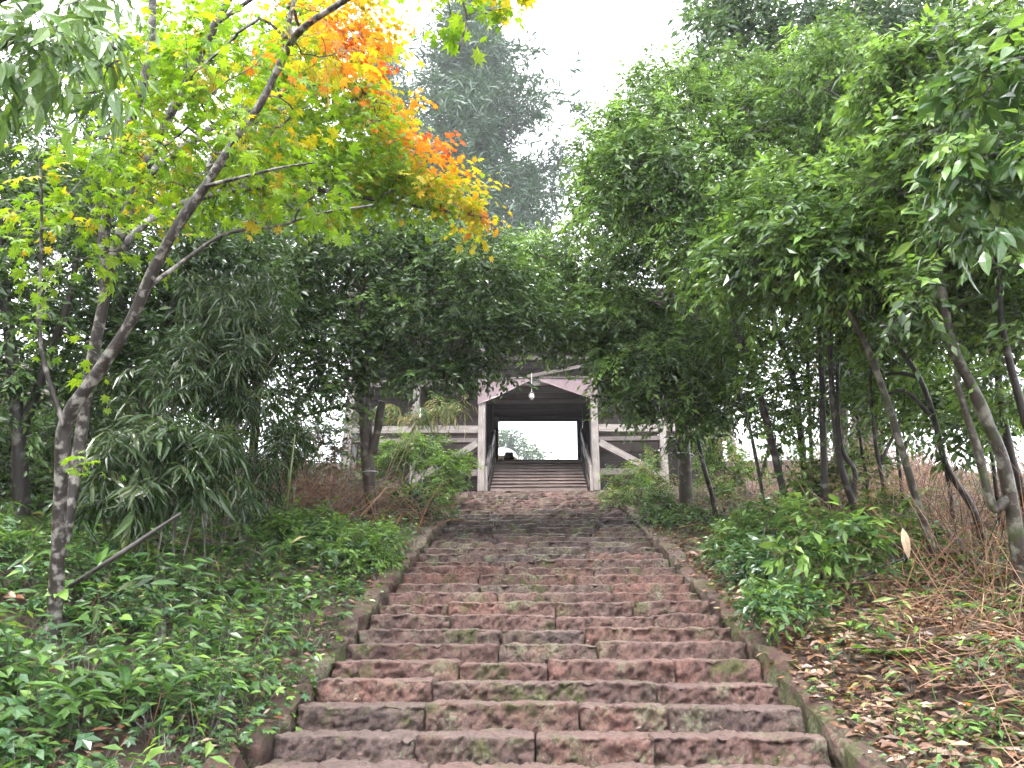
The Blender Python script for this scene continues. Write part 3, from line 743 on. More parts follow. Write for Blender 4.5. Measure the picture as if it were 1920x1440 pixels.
def sprays(lv, c, od, ntw, tl, nl, size, droop=.35, m=None, up=.15, jit=.55, flat=.5, segs=None, sag=.25, ldroop=None):
    """twigs with alternate leaves around each clump centre c"""
    N = len(c)
    C = np.repeat(c, ntw, 0); O = np.repeat(od, ntw, 0); mm = np.repeat(np.zeros(N, int) if m is None else m, ntw)
    K = len(C)
    d = unit(O * .55 + rand_unit(K) * .85 + ZUP * up)
    L = tl * RNG.uniform(.6, 1.3, K)
    if segs is not None:
        e2 = C + d * L[:, None] - ZUP * (sag * L)[:, None]; segs.append((C, e2))
    side = unit(np.cross(d, ZUP + .01))
    ld = droop if ldroop is None else ldroop
    for i in range(nl):
        t = (i + RNG.uniform(.2, .9, K)) / nl * .92 + .1
        p = C + d * (L * t)[:, None] - ZUP * (sag * L * t * t)[:, None] + rand_unit(K) * .01
        s = 1 if i % 2 else -1
        dd = unit(d * .65 + side * s * (.75 if i < nl - 1 else .1) + rand_unit(K) * jit * .6 - ZUP * ld)
        nn = unit(ZUP * flat + O * .45 + rand_unit(K) * jit)
        lv.add(p, dd, nn, size * np.clip(RNG.lognormal(-.06, .32, K), .35, 1.7), mm)

def grow(paths, targets, r_tip=.0035, wander=.10, sub=4):
    """connect every target to the nearest point of the skeleton. paths: list of (points, radii)"""
    pos, par, fixed = [], [], []
    for pts, rad in paths:
        c, r = catmull(pts, rad, 5)
        for k in range(len(c)): pos.append(c[k]); par.append(-1); fixed.append(r[k])
    n0 = len(pos)
    cap = n0 + len(targets) * sub
    A = np.zeros((cap, 3)); A[:n0] = pos; PA = np.full(cap, -1); n = n0
    dist = np.array([np.min(np.linalg.norm(A[:n0] - t, axis=1)) for t in targets])
    for ti in np.argsort(dist):
        t = targets[ti]; v = A[:n] - t; dd = np.linalg.norm(v, axis=1) + np.maximum(v[:, 2], 0) * .8
        j = int(np.argmin(dd)); p0 = A[j]; L = np.linalg.norm(t - p0); last = j
        off = rand_unit(1)[0] * L * wander; off[2] += L * .06
        for k in range(1, sub + 1):
            f = k / sub; q = p0 * (1 - f) + t * f + off * 4 * f * (1 - f) + (rand_unit(1)[0] * L * .03 if k < sub else 0)
            A[n] = q; PA[n] = last; last = n; n += 1
    cnt = np.zeros(n); ch = np.zeros(n, bool); ch[PA[n0:n]] = True
    cnt[~ch] = 1; cnt[:n0] = 0
    for i in range(n - 1, n0 - 1, -1):
        if PA[i] >= n0: cnt[PA[i]] += cnt[i]
    rad = r_tip * np.maximum(cnt, 1) ** .48
    i = np.arange(n0, n); j = PA[i]
    r0 = rad[i] * 1.12; hi = j < n0
    r0[hi] = np.minimum(r0[hi] * 1.2, np.array(fixed)[j[hi]])
    return A[j], A[i], r0, rad[i]
def frusta(p0, p1, r0, r1, sides=4):
    d = unit(p1 - p0); a = unit(np.cross(d, [.31, .53, .79])); b = np.cross(d, a)
    an = np.linspace(0, 2 * math.pi, sides, endpoint=False)
    ring = a[:, None] * np.cos(an)[None, :, None] + b[:, None] * np.sin(an)[None, :, None]
    v = np.concatenate([p0[:, None] + ring * r0[:, None, None], (p1 + d * r1[:, None] * .3)[:, None] + ring * r1[:, None, None]], 1).reshape(-1, 3)
    j = np.arange(sides); j2 = (j + 1) % sides
    t = np.concatenate([np.stack([j, j2, j2 + sides], -1), np.stack([j, j2 + sides, j + sides], -1)])
    return v, (np.arange(len(p0))[:, None, None] * 2 * sides + t[None]).reshape(-1, 3)

def px_path(pts, D, w0, w1=None):
    """pixel polyline -> world points and radii (widths given in photograph pixels)"""
    n = len(pts); out, rad = [], []
    for k, q in enumerate(pts):
        d = q[2] if len(q) > 2 else D
        out.append(P(q[0], q[1], d)); wd = w0 + ((w1 if w1 is not None else w0) - w0) * k / max(n - 1, 1); rad.append(wd / 2 * d / FPX)
    return np.array(out), np.array(rad)
def to_ground(pts, rad, flare=1.35):
    b = pts[0].copy(); dirv = pts[0] - pts[1]; g = G(b[0], b[1])
    if b[2] - g > .05:
        h = b[2] - g + .12; k = dirv[:2] / max(abs(dirv[2]), .2) * .5
        base = b + np.array([k[0] * h, k[1] * h, -h]); base[2] = min(base[2], G(base[0], base[1]) - .12)
        m_ = base * .75 + b * .25; m_[2] = base[2] + min(.22, .5 * (b[2] - base[2]))
        pts = np.vstack([base, m_, pts]); rad = np.concatenate([[rad[0] * flare * 1.4], [rad[0] * 1.12], rad])
    return pts, rad

def build_tree(name, label, cat, trunks, blobs, nclump, leaf, mats, bark, tl=.32, ntw=6, nl=8, size=.09, droop=.35, young=.12, singles=0, fine=None, group=None,
               r_tip=.0035, skew=.55, up=.15, flat=.5, jit=.55, sag=.25, twigs=True, tint=None, sides=10, rough=.10, wander=.10):
    """trunks: list of (points, radii); the first is the trunk (carried to the ground), others are limbs"""
    paths = []
    for k, (p, r) in enumerate(trunks):
        if k == 0: p, r = to_ground(p, r)
        paths.append((p, r))
    base = paths[0][0][0].copy(); base[2] = G(base[0], base[1])
    root = thing(name, base, label, cat, group)
    trunk = None
    for k, (p, r) in enumerate(paths):
        v, t = tube(p, r, sides if k == 0 else 8, 7, rough)
        o = link('trunk' if k == 0 else 'limb', make_mesh('trunk', v - base, t, [M[bark]], smooth=True), trunk or root, Matrix.Translation(base))
        trunk = trunk or o
    c, od = blob_points(blobs, nclump, skew)
    segs = []; lv = Leaves()
    mm = np.zeros(nclump, int)
    if tint is not None: mm = tint(c)
    elif young > 0 and len(mats) > 1: mm = (RNG.uniform(size=nclump) < young).astype(int)
    sprays(lv, c, od, ntw, tl, nl, size, droop, mm, up, jit, flat, segs, sag)
    a = Acc()
    p0, p1, r0, r1 = grow(paths, c, r_tip, wander)
    a.add(*frusta(p0, p1, r0, r1))
    if twigs and np.mean((c - CAM) @ FW) < 8.0:
        for s0, s1 in segs: a.add(*frusta(s0, s1, np.full(len(s0), r_tip * .55), np.full(len(s0), r_tip * .35), 3))
    a.build('branches', [M[bark]], root, kind='stuff', origin=base)
    if leaf == 'ovate' and singles == 0 and np.mean((c - CAM) @ FW) > 7.9: leaf = 'ovate2'
    put_leaves(lv, leaf, mats, root, singles, fine, 'crown', origin=base)
    return root

# ------------------------------------------------------------------ trees, left of the steps
def autumn(spots, base=.35):
    """material index per clump from how far the crown has turned: 0 green 1 yellow 2 orange 3 red"""
    S = [(P(a, b, D), r * D / FPX, k) for a, b, D, r, k in spots]
    def f(c):
        val = np.full(len(c), base) + RNG.normal(0, .42, len(c))
        for q, r, k in S:
            dd = c - q; dd = dd - np.outer(dd @ FW, FW) * .7
            val += k * np.exp(-(np.linalg.norm(dd, axis=1) / r) ** 2)
        return np.clip(np.floor(val), 0, 3).astype(int)
    return f
MAPLE = ['maple_green', 'maple_yellow', 'maple_orange', 'maple_red']
# near maple with lichened leaning limb
tr = px_path([(105, 1110), (110, 980), (117, 870), (126, 785), (185, 695), (243, 605), (288, 505), (335, 420), (388, 345), (440, 262), (488, 195), (528, 115), (562, 58, 5.4), (640, 5, 5.3), (730, -50, 5.2)], 5.6, 27, 10)
lm1 = px_path([(120, 800), (88, 700), (73, 610), (76, 500), (78, 390), (74, 280)], 5.55, 10, 4)
lm2 = px_path([(384, 350), (430, 338), (490, 323), (540, 312), (590, 305)], 5.45, 9, 3)
lm3 = px_path([(548, 75), (542, 45), (552, 0), (560, -50)], 5.5, 12, 7)
lm4 = px_path([(250, 560, 5.6), (330, 500, 5.8), (420, 440, 6.0), (520, 424, 6.2), (600, 400, 6.4), (700, 385, 6.6)], 5.7, 9, 4)
near_spots = [(570, 20, 5.5, 110, 1.3), (330, 290, 5.5, 70, .9), (520, 210, 5.4, 120, .35), (940, 40, 5.3, 60, 1.0), (660, 10, 5.5, 100, 1.1)]
lm5 = px_path([(730, -50, 5.4), (800, -75, 5.3), (850, -30, 5.2), (875, 30, 5.2), (860, 95, 5.2)], 5.3, 10, 3)
build_tree('maple_tree', 'leaning maple with pale lichen patches and large yellow green leaves', 'tree', [tr, lm1, lm2, lm3, lm4, lm5],
           [(300, 290, 6.2, 220, 110, .6), (500, 260, 6.1, 140, 110, .5), (570, 70, 5.9, 140, 80, .5), (140, 420, 5.8, 150, 110, .6), (160, 610, 5.6, 110, 70, .5, .5), (560, 350, 6.0, 110, 50, .5), (370, 110, 6.3, 130, 100, .5), (470, 170, 5.3, 90, 60, .2, .25), (300, 420, 5.6, 60, 30, .3, .4), (120, 880, 5.4, 70, 50, .3, .25), (890, 25, 5.2, 90, 40, .3, 1.6), (960, 20, 5.2, 50, 30, .2, 1.5)],
           190, 'maple', MAPLE, 'bark_maple', tl=.36, ntw=3, nl=4, size=.092, droop=.35, singles=300, fine='maple_fine', tint=autumn(near_spots, .48), flat=.95, jit=.5, sag=.2, sides=14, rough=.14, r_tip=.003, wander=.14)
# maple behind, crown turned orange and red
tr = px_path([(150, 830), (165, 720), (182, 630), (197, 540), (193, 450), (215, 330), (250, 215), (281, 100), (286, 0), (292, -80)], 6.7, 22, 13)
lb = px_path([(197, 540), (222, 450), (262, 340), (308, 240), (346, 160), (388, 75), (428, 0), (450, -50)], 6.7, 20, 13)
lc = px_path([(346, 160), (380, 70), (440, 20), (500, -20)], 6.7, 11, 7)
ld = px_path([(222, 470, 6.7), (300, 400, 7.2), (420, 360, 7.8), (540, 350, 8.6), (680, 370, 9), (830, 395, 9.3), (930, 410, 9.5)], 8.4, 16, 4)
le = px_path([(262, 340, 6.7), (380, 250, 7.6), (520, 180, 8.6), (640, 160, 9), (730, 200, 9)], 8.5, 15, 4)
far_spots = [(660, 115, 9, 45, 2.8), (735, 185, 9, 45, 2.2), (785, 255, 9, 45, 2.3), (835, 295, 9, 40, 2.2), (690, 50, 9, 75, 1.1), (910, 405, 9.3, 45, 1.3), (860, 350, 9.3, 50, .9), (300, 280, 8.3, 60, 1.2), (620, 20, 9, 70, 1.1)]
build_tree('maple_tree', 'maple behind with two dark stems and orange red turned crown edge', 'tree', [tr, lb, lc, ld, le],
           [(640, 140, 9, 110, 130, .9), (700, 240, 9, 110, 110, .9), (760, 320, 9.1, 100, 60, .7), (840, 370, 9.3, 85, 40, .5), (905, 405, 9.4, 40, 25, .3), (560, 300, 8.8, 140, 100, .9), (650, 330, 9, 130, 70, .8), (640, 30, 9, 110, 70, .8), (480, 110, 8.6, 120, 110, .9), (310, 130, 8.3, 130, 120, .8), (400, 330, 8.5, 130, 90, .7), (800, 300, 9.1, 50, 40, .4)],
           620, 'maple', MAPLE, 'bark_maple', tl=.34, ntw=4, nl=5, size=.078, droop=.32, singles=200, fine='maple_fine', tint=autumn(far_spots, .38), flat=1.0, jit=.45, sag=.2, r_tip=.0032)
# overhanging oak at the upper left corner
tr = px_path([(-330, 1150), (-320, 800), (-300, 450), (-250, 200), (-180, 20), (-120, -150)], 4.3, 70, 40)
l1 = px_path([(-280, 330), (-150, 190), (-20, 95), (80, 60), (180, 70), (240, 110)], 4.1, 26, 5)
l2 = px_path([(-250, 200), (-100, 60), (60, -30), (200, -60)], 4.1, 24, 8)
build_tree('oak_tree', 'overhanging evergreen oak with long drooping glossy leaves at the upper left corner', 'tree', [tr, l1, l2],
           [(60, 90, 4.0, 150, 80, .5), (180, 120, 4.0, 70, 60, .4), (30, 210, 4.0, 80, 60, .4), (-120, 120, 4.0, 140, 120, .5), (170, -10, 4.0, 150, 50, .5)],
           74, 'lance', ['leaf_mid', 'leaf_young'], 'bark_dark', tl=.22, ntw=3, nl=6, size=.125, droop=1.1, singles=280, fine='lance_fine', flat=.25, jit=.55, young=.3, r_tip=.0025)
# dark evergreens at the left
def trunk_px(pts, D, w0, w1): return px_path(pts, D, w0, w1)
build_tree('evergreen_tree', 'dense dark evergreen at the left edge behind the leaning maple', 'tree',
           [trunk_px([(40, 960), (35, 820), (20, 650), (0, 480), (-10, 350)], 8.6, 30, 14), trunk_px([(35, 830), (80, 700), (130, 560), (150, 430)], 8.6, 20, 8)],
           [(50, 560, 8.6, 150, 150, 1.0), (40, 740, 8.6, 150, 110, .9), (170, 690, 9, 110, 130, .9), (60, 420, 8.8, 160, 90, .9), (-120, 550, 8.6, 140, 240, 1.0), (-60, 300, 8.8, 150, 120, .9), (-380, 350, 8.8, 200, 350, 1.4), (-300, 0, 9, 250, 200, 1.4), (60, 250, 9.2, 150, 100, .8, .7)],  # crown masses out of view at left added to block sky and darken the wood
           620, 'ovate', ['leaf_dark', 'leaf_mid'], 'bark_dark', tl=.30, ntw=6, nl=8, size=.085, droop=.35, young=.1)
build_tree('evergreen_tree', 'dark glossy evergreen between the maples and the bamboo thicket', 'tree',
           [trunk_px([(252, 980), (262, 850), (285, 700), (330, 560), (360, 450), (370, 380)], 10.2, 22, 10), trunk_px([(285, 700), (240, 600), (200, 480)], 10.2, 15, 8)],
           [(260, 520, 10.2, 130, 120, 1.1), (380, 470, 10.4, 130, 90, 1.0), (220, 660, 10, 110, 110, .9), (340, 640, 10, 130, 90, .9), (450, 520, 10.6, 90, 100, .9), (170, 360, 10.5, 150, 80, 1)],
           430, 'ovate', ['leaf_dark', 'leaf_blue'], 'bark_dark', tl=.32, ntw=6, nl=8, size=.09, droop=.4, young=.25)
build_tree('evergreen_tree', 'broad evergreen filling the gap behind the left trees', 'tree',
           [trunk_px([(470, 960), (478, 800), (490, 620), (500, 450), (500, 320)], 14.5, 20, 10)],
           [(480, 420, 14.5, 150, 100, 1.4), (350, 380, 14.5, 140, 110, 1.4), (200, 380, 15, 160, 130, 1.5), (40, 360, 15, 160, 150, 1.5), (500, 600, 14.5, 140, 120, 1.2), (380, 600, 14.5, 130, 130, 1.2), (150, 600, 15, 180, 200, 1.2), (430, 780, 14, 110, 90, 1.0), (250, 780, 14, 140, 100, 1.0), (590, 720, 14.5, 70, 60, .8, .5), (100, 780, 14.5, 180, 110, 1.2), (100, 180, 15, 220, 120, 1.5, .6), (560, 330, 15, 120, 70, 1.2)],
           760, 'ovate', ['leaf_dark', 'leaf_mid'], 'bark_dark', tl=.42, ntw=6, nl=8, size=.12, droop=.35, young=.12, twigs=False)
# the small evergreen in front of the gate
tr = px_path([(706, 1000), (694, 920), (688, 840), (684, 760), (680, 690), (678, 630), (684, 560), (696, 480), (700, 430)], 12.5, 29, 9)
stub = px_path([(697, 850), (708, 805), (714, 765), (717, 752)], 12.45, 17, 15)
b1 = px_path([(681, 700), (720, 675), (770, 662), (830, 664), (900, 680), (960, 668)], 12.4, 11, 3)
b2 = px_path([(681, 710), (640, 690), (590, 668), (530, 650)], 12.4, 13, 4)
b3 = px_path([(686, 775), (650, 760), (600, 772), (545, 788)], 12.3, 12, 3)
b4 = px_path([(680, 660), (705, 640), (720, 600), (760, 540), (800, 480)], 12.5, 14, 5)
b5 = px_path([(684, 560), (650, 500), (600, 440)], 12.5, 12, 4)
et = build_tree('evergreen_tree', 'small leaved evergreen with wired forked trunk in front of the gate', 'tree', [tr, stub, b1, b2, b3, b4, b5],
           [(570, 510, 12.4, 110, 100, 1.2), (680, 470, 12.6, 130, 85, 1.2), (800, 470, 12.6, 120, 80, 1.2), (890, 530, 12.4, 110, 80, 1.1), (760, 590, 12.3, 130, 75, 1.1), (600, 640, 12.3, 120, 65, 1.0, .8), (900, 620, 12.2, 90, 55, .9), (560, 720, 12.2, 90, 45, .7, .5), (830, 680, 12.2, 90, 30, .6, .4), (520, 580, 12.4, 90, 90, 1), (720, 650, 12.2, 70, 45, .8), (800, 690, 12.1, 70, 28, .5, 1.2), (880, 690, 12.2, 50, 30, .5, 1.2), (740, 705, 12.1, 40, 25, .4, 1), (970, 590, 12.4, 60, 60, .8), (950, 690, 12.2, 50, 30, .5, .6), (640, 730, 12.2, 60, 40, .6, .5)],
           900, 'ovate', ['leaf_dark', 'leaf_mid'], 'bark_band', tl=.36, ntw=6, nl=8, size=.095, droop=.3, young=.22, rough=.16, sides=14)
# wire band round that trunk
def ring_wire(parent, c, r, z):
    pts = [(c[0] + r * math.cos(a), c[1] + r * math.sin(a), c[2] + z * math.cos(a)) for a in np.linspace(0, 2 * math.pi, 17)]
    v, t = tube(pts, [.008] * 17, 5, 1, smooth=False); link('wire_band', make_mesh('wire_band', v, t, [M['wire']]), parent.children[0] if parent.children else parent)
ring_wire(et, P(693, 887, 12.5), .135, .01)

# ------------------------------------------------------------------ trees, right of the steps
tr = px_path([(1288, 1010), (1286, 930), (1283, 860), (1275, 790), (1268, 730), (1264, 650), (1258, 560), (1245, 470), (1235, 390)], 13.5, 31, 10)
b1 = px_path([(1264, 650), (1210, 648), (1130, 655), (1060, 662), (1000, 660), (950, 640)], 13.3, 13, 4)
b2 = px_path([(1260, 590), (1200, 560), (1120, 520), (1040, 490), (990, 470)], 13.6, 13, 4)
b3 = px_path([(1270, 740), (1330, 700), (1400, 690), (1440, 670)], 13.3, 11, 4)
rt = build_tree('evergreen_tree', 'evergreen with wired straight trunk leaning over the right of the steps', 'tree', [tr, b1, b2, b3],
           [(1200, 560, 13.3, 120, 100, 1.2), (1110, 600, 13.2, 110, 60, 1.0), (1150, 470, 13.5, 120, 85, 1.2), (1040, 560, 13.6, 90, 70, .9), (1240, 670, 13.0, 100, 70, 1.0), (1330, 620, 13.2, 110, 90, 1.1), (1000, 490, 14, 85, 55, .8), (1060, 640, 13.2, 100, 35, .7), (1170, 735, 13, 50, 40, .6), (1270, 400, 13.6, 120, 110, 1.2), (1010, 610, 13.6, 70, 50, .7), (1180, 320, 13.8, 90, 90, .9), (1200, 690, 12.8, 80, 55, .7), (1270, 760, 12.8, 80, 50, .6), (1350, 730, 12.9, 80, 60, .7), (1130, 690, 13, 50, 40, .5), (1180, 780, 12.9, 40, 25, .4, .6), (1320, 800, 12.8, 60, 40, .5, .7), (1160, 660, 13, 60, 30, .5)],
           940, 'ovate', ['leaf_mid', 'leaf_young', 'leaf_dark'], 'bark_band', tl=.38, ntw=6, nl=8, size=.10, droop=.45, tint=lambda c: RNG.choice(3, len(c), p=[.55, .20, .25]), rough=.16, sides=14)
ring_wire(rt, P(1284, 853, 13.5), .150, -.02)
SL_G = 'slender trees on the right bank'
def slender(label, stems, D, w, blobs, n, leaf='ovate', mats=('leaf_mid', 'leaf_young', 'leaf_dark'), bark='bark_dark', pr=(.54, .32, .14), **k):
    tr = [px_path(s, D, w if i == 0 else w * .7, (w if i == 0 else w * .7) * .45) for i, s in enumerate(stems)]
    kw = dict(tl=.36, ntw=6, nl=9, size=.085, droop=.42, group=SL_G, rough=.12, sag=.3); kw.update(k)
    return build_tree('slender_tree', label, 'tree', tr, blobs, n, leaf, list(mats), bark, tint=lambda c: RNG.choice(3, len(c), p=pr), **kw)
slender('slender dark stem hung with heart shaped vine leaves right of the wired tree', [[(1485, 1010), (1470, 930), (1440, 800), (1413, 697), (1375, 605), (1340, 500), (1310, 380), (1290, 260)]], 11, 16,
        [(1290, 330, 11.2, 130, 100, 1.2), (1190, 330, 11.4, 100, 110, 1.0), (1330, 470, 11, 110, 90, 1.0), (1230, 230, 11.5, 110, 80, 1.0), (1130, 300, 11.6, 60, 90, .7, .5), (1120, 400, 11.6, 60, 60, .6, .6), (1400, 590, 10.8, 90, 50, .7, .6), (1430, 700, 10.8, 70, 60, .6, .35), (1470, 830, 10.9, 60, 60, .6, .35)], 430)
slender('slim straight trunk forked high beside the vine hung stem', [[(1520, 1010), (1512, 925), (1497, 780), (1487, 707), (1452, 605), (1430, 480), (1420, 330), (1400, 200)], [(1487, 707), (1500, 600), (1530, 520)]], 11.5, 15,
        [(1430, 300, 11.6, 140, 110, 1.2), (1340, 190, 11.8, 130, 80, 1.1), (1430, 430, 11.4, 110, 90, 1.0), (1480, 170, 11.8, 120, 80, 1.1), (1250, 150, 12, 80, 60, .8), (1500, 600, 11.4, 90, 60, .8, .6), (1520, 760, 11.4, 70, 80, .6, .5)], 430)
slender('upright black trunk in the middle of the right hand group', [[(1549, 1010), (1547, 955), (1543, 800), (1541, 700), (1537, 600), (1530, 470), (1525, 350)]], 10.5, 15,
        [(1540, 360, 10.6, 130, 110, 1.1), (1600, 240, 10.8, 120, 100, 1.1), (1500, 500, 10.4, 90, 70, .9), (1590, 470, 10.4, 100, 70, .9), (1560, 620, 10.4, 90, 50, .7, .6), (1560, 740, 10.4, 70, 60, .6, .5)], 380)
slender('crooked black trunk with a second stem joining near its foot', [[(1612, 1010), (1600, 945), (1578, 880), (1565, 790), (1556, 650), (1560, 520), (1580, 400)], [(1598, 935), (1603, 885), (1578, 840), (1570, 745), (1575, 640), (1600, 540)]], 9.8, 16,
        [(1640, 380, 9.8, 110, 100, 1.0), (1590, 520, 9.7, 90, 60, .8), (1690, 270, 10, 110, 110, 1.0), (1560, 130, 10.5, 120, 80, 1.0), (1640, 600, 9.8, 80, 60, .6, .6), (1650, 760, 9.8, 60, 60, .5, .45)], 330)
slender('grey green trunk leaning left across the white sky', [[(1790, 1130), (1760, 1060), (1725, 960), (1690, 840), (1648, 707), (1606, 610), (1570, 545), (1520, 470), (1480, 400)]], 8, 17,
        [(1470, 420, 8.4, 120, 90, .9), (1540, 490, 8, 100, 60, .7), (1400, 500, 8.6, 90, 60, .7), (1620, 440, 8.2, 90, 70, .8)], 260, bark='bark_grey', size=.10)
slender('curving dark trunk with two bare side twigs right of the leaning one', [[(1850, 1050), (1825, 957), (1775, 875), (1752, 787), (1723, 707), (1667, 627), (1627, 573), (1600, 500)], [(1723, 707), (1690, 700), (1660, 702)], [(1755, 790), (1700, 735), (1665, 738)]], 8.2, 14,
        [(1660, 500, 8.2, 90, 70, .8), (1720, 400, 8.4, 100, 90, .9), (1640, 330, 8.6, 90, 80, .9), (1760, 540, 8, 90, 60, .7), (1720, 640, 8.2, 80, 60, .6, .5), (1800, 800, 8.2, 60, 70, .5, .4)], 290)
slender('thickest dark trunk near the right edge forking in two at its foot', [[(1930, 1180), (1915, 1060), (1897, 950), (1880, 863), (1857, 805), (1820, 720), (1790, 660), (1770, 580), (1750, 430), (1730, 300)], [(1893, 930), (1862, 950), (1835, 850), (1810, 770), (1790, 700)]], 6.8, 30,
        [(1750, 300, 7, 110, 110, .9), (1800, 180, 7.2, 120, 110, .9), (1700, 560, 6.8, 70, 45, .5, .6), (1790, 440, 6.8, 90, 70, .7), (1690, 150, 7.4, 100, 80, .8)], 240, bark='bark_grey', size=.10)
slender('dark trunk bowing outward against the white sky at the right edge', [[(1940, 1120), (1925, 960), (1895, 850), (1878, 760), (1868, 680), (1845, 610), (1815, 500), (1790, 400)], [(1868, 690), (1893, 600), (1893, 480), (1890, 380)]], 7.4, 17,
        [(1850, 440, 7.4, 90, 80, .7), (1900, 540, 7.4, 70, 90, .6), (1880, 330, 7.6, 90, 90, .8), (1830, 600, 7.4, 70, 60, .6, .7), (1880, 720, 7.4, 60, 80, .5, .5)], 230)
slender('rightmost leaning trunk cut by the frame edge', [[(1990, 1080), (1955, 900), (1918, 770), (1893, 680), (1877, 590), (1870, 480), (1865, 380)]], 6.6, 18,
        [(1880, 240, 6.8, 80, 100, .7), (1930, 420, 6.6, 60, 110, .6), (1870, 100, 7, 90, 90, .8), (1910, 620, 6.6, 40, 80, .4, .5)], 170)
slender('thin black stem standing close to the wired trunk on the right', [[(1345, 1000), (1335, 930), (1318, 870), (1306, 800), (1302, 720), (1320, 640)]], 13, 11,
        [(1330, 660, 13, 60, 50, .6), (1350, 760, 12.8, 50, 40, .5)], 60)
slender('thin pale stem half hidden behind the forked slim trunk', [[(1440, 990), (1425, 900), (1405, 800), (1380, 700), (1365, 620)], [(1425, 900), (1450, 800), (1460, 700)]], 12, 9,
        [(1380, 640, 12, 70, 50, .6), (1440, 740, 12, 50, 60, .5)], 70, bark='bark_grey')
slender('thin dark stem between the crooked trunk and the leaning one', [[(1668, 1020), (1660, 930), (1640, 820), (1632, 700), (1640, 600)], [(1650, 870), (1690, 780), (1700, 700)]], 9.4, 10,
        [(1640, 600, 9.4, 70, 50, .6), (1690, 700, 9.4, 50, 50, .5)], 70)
for lab, st, D_, w_, bl, n_ in (
        ('straight thin black stem just left of the upright black trunk', [[(1530, 1010), (1526, 930), (1520, 820), (1516, 700), (1510, 590), (1500, 480)]], 12.2, 9, [(1505, 520, 12.2, 60, 50, .5), (1520, 640, 12.2, 50, 50, .5)], 60),
        ('straight thin black stem right of the crooked black trunk', [[(1640, 1010), (1628, 920), (1610, 800), (1596, 690), (1588, 570), (1585, 450)]], 11.2, 9, [(1590, 560, 11.2, 60, 60, .5), (1610, 690, 11.2, 50, 50, .5)], 60),
        ('thin dark stem crossing behind the curving dark trunk', [[(1790, 1000), (1778, 900), (1755, 800), (1738, 690), (1715, 590), (1700, 480)]], 10.2, 9, [(1720, 600, 10.2, 60, 60, .5), (1750, 740, 10.2, 50, 60, .5)], 60),
        ('thin dark stem seen between the thick forked trunk and the frame edge', [[(1880, 1020), (1866, 900), (1850, 780), (1845, 660), (1838, 540)]], 9.4, 9, [(1845, 620, 9.4, 50, 60, .5), (1860, 760, 9.4, 50, 60, .5)], 60),
        ('thin dark stem rising from the brush left of the leaning grey trunk', [[(1700, 1010), (1690, 910), (1678, 800), (1672, 690), (1660, 580)]], 11.8, 8, [(1670, 640, 11.8, 60, 60, .5), (1685, 780, 11.8, 40, 60, .5)], 55)):
    slender(lab, st, D_, w_, bl, n_)
# close leaves at the right edge
tr = px_path([(2240, 1300), (2230, 900), (2200, 500), (2150, 200), (2120, -20)], 4.9, 70, 35)
l1 = px_path([(2200, 520), (2080, 400), (1960, 330), (1860, 290), (1800, 300)], 4.8, 22, 4)
l2 = px_path([(2160, 250), (2050, 150), (1930, 110), (1850, 130)], 4.8, 22, 4)
build_tree('oak_tree', 'evergreen oak reaching in from the right edge with large glossy leaves', 'tree', [tr, l1, l2],
           [(1880, 160, 4.8, 80, 80, .4), (1880, 320, 4.8, 90, 80, .4), (1830, 410, 4.8, 60, 45, .3), (2000, 250, 4.8, 110, 160, .5), (1830, 280, 4.8, 50, 50, .3)],
           80, 'ovate', ['leaf_oak', 'leaf_young', 'leaf_mid'], 'bark_dark', tl=.22, ntw=4, nl=6, size=.115, droop=.8, singles=280, fine='ovate_fine', flat=.4, tint=lambda c: RNG.choice(3, len(c), p=[.6, .12, .28]), r_tip=.0025)
# taller tree behind, paler in the mist
tr = px_path([(1575, 950), (1580, 700), (1590, 400), (1600, 200), (1605, 60), (1620, -60)], 19, 26, 16)
st2 = px_path([(1590, 250), (1560, 100), (1545, 0), (1540, -60)], 19, 12, 8)
st3 = px_path([(1598, 220), (1650, 100), (1665, 0), (1670, -60)], 19, 12, 8)
build_tree('tall_tree', 'tall misty broadleaf rising behind the slender trees', 'tree', [tr, st2, st3],
           [(1370, 70, 19, 100, 90, 1.8), (1470, 40, 19, 120, 90, 1.8), (1350, 0, 19, 90, 60, 1.5), (1600, 20, 19, 150, 60, 1.8), (1720, 60, 19, 140, 90, 1.8), (1850, 30, 19, 120, 80, 1.8), (1600, 300, 19, 250, 200, 2), (1800, 300, 19, 150, 200, 2), (1420, 200, 19, 120, 100, 1.5)],
           760, 'ovate', ['leaf_blue', 'leaf_mid'], 'bark_dark', tl=.6, ntw=6, nl=7, size=.19, droop=.4, young=.3, r_tip=.006, twigs=False)
# big cedar bole
tr = px_path([(1632, 960), (1628, 880), (1622, 760), (1615, 640), (1610, 480), (1605, 300), (1600, 50)], 27, 58, 36)
ct = build_tree('cedar_tree', 'massive reddish cedar trunk standing back behind the slender trees', 'tree', [tr],
           [(1640, 700, 25, 70, 70, 1.2), (1590, 820, 25, 70, 60, 1.0), (1690, 640, 25, 60, 60, 1.0), (1560, 690, 25, 70, 60, 1.0), (1620, 560, 26, 110, 70, 1.4), (1650, 860, 25, 60, 50, 1)],
           150, 'needle', ['leaf_conifer', 'leaf_brown'], 'bark_cedar', tl=.7, twigs=False, ntw=6, nl=8, size=.22, droop=.5, young=.45, r_tip=.007, sides=18, rough=.12)

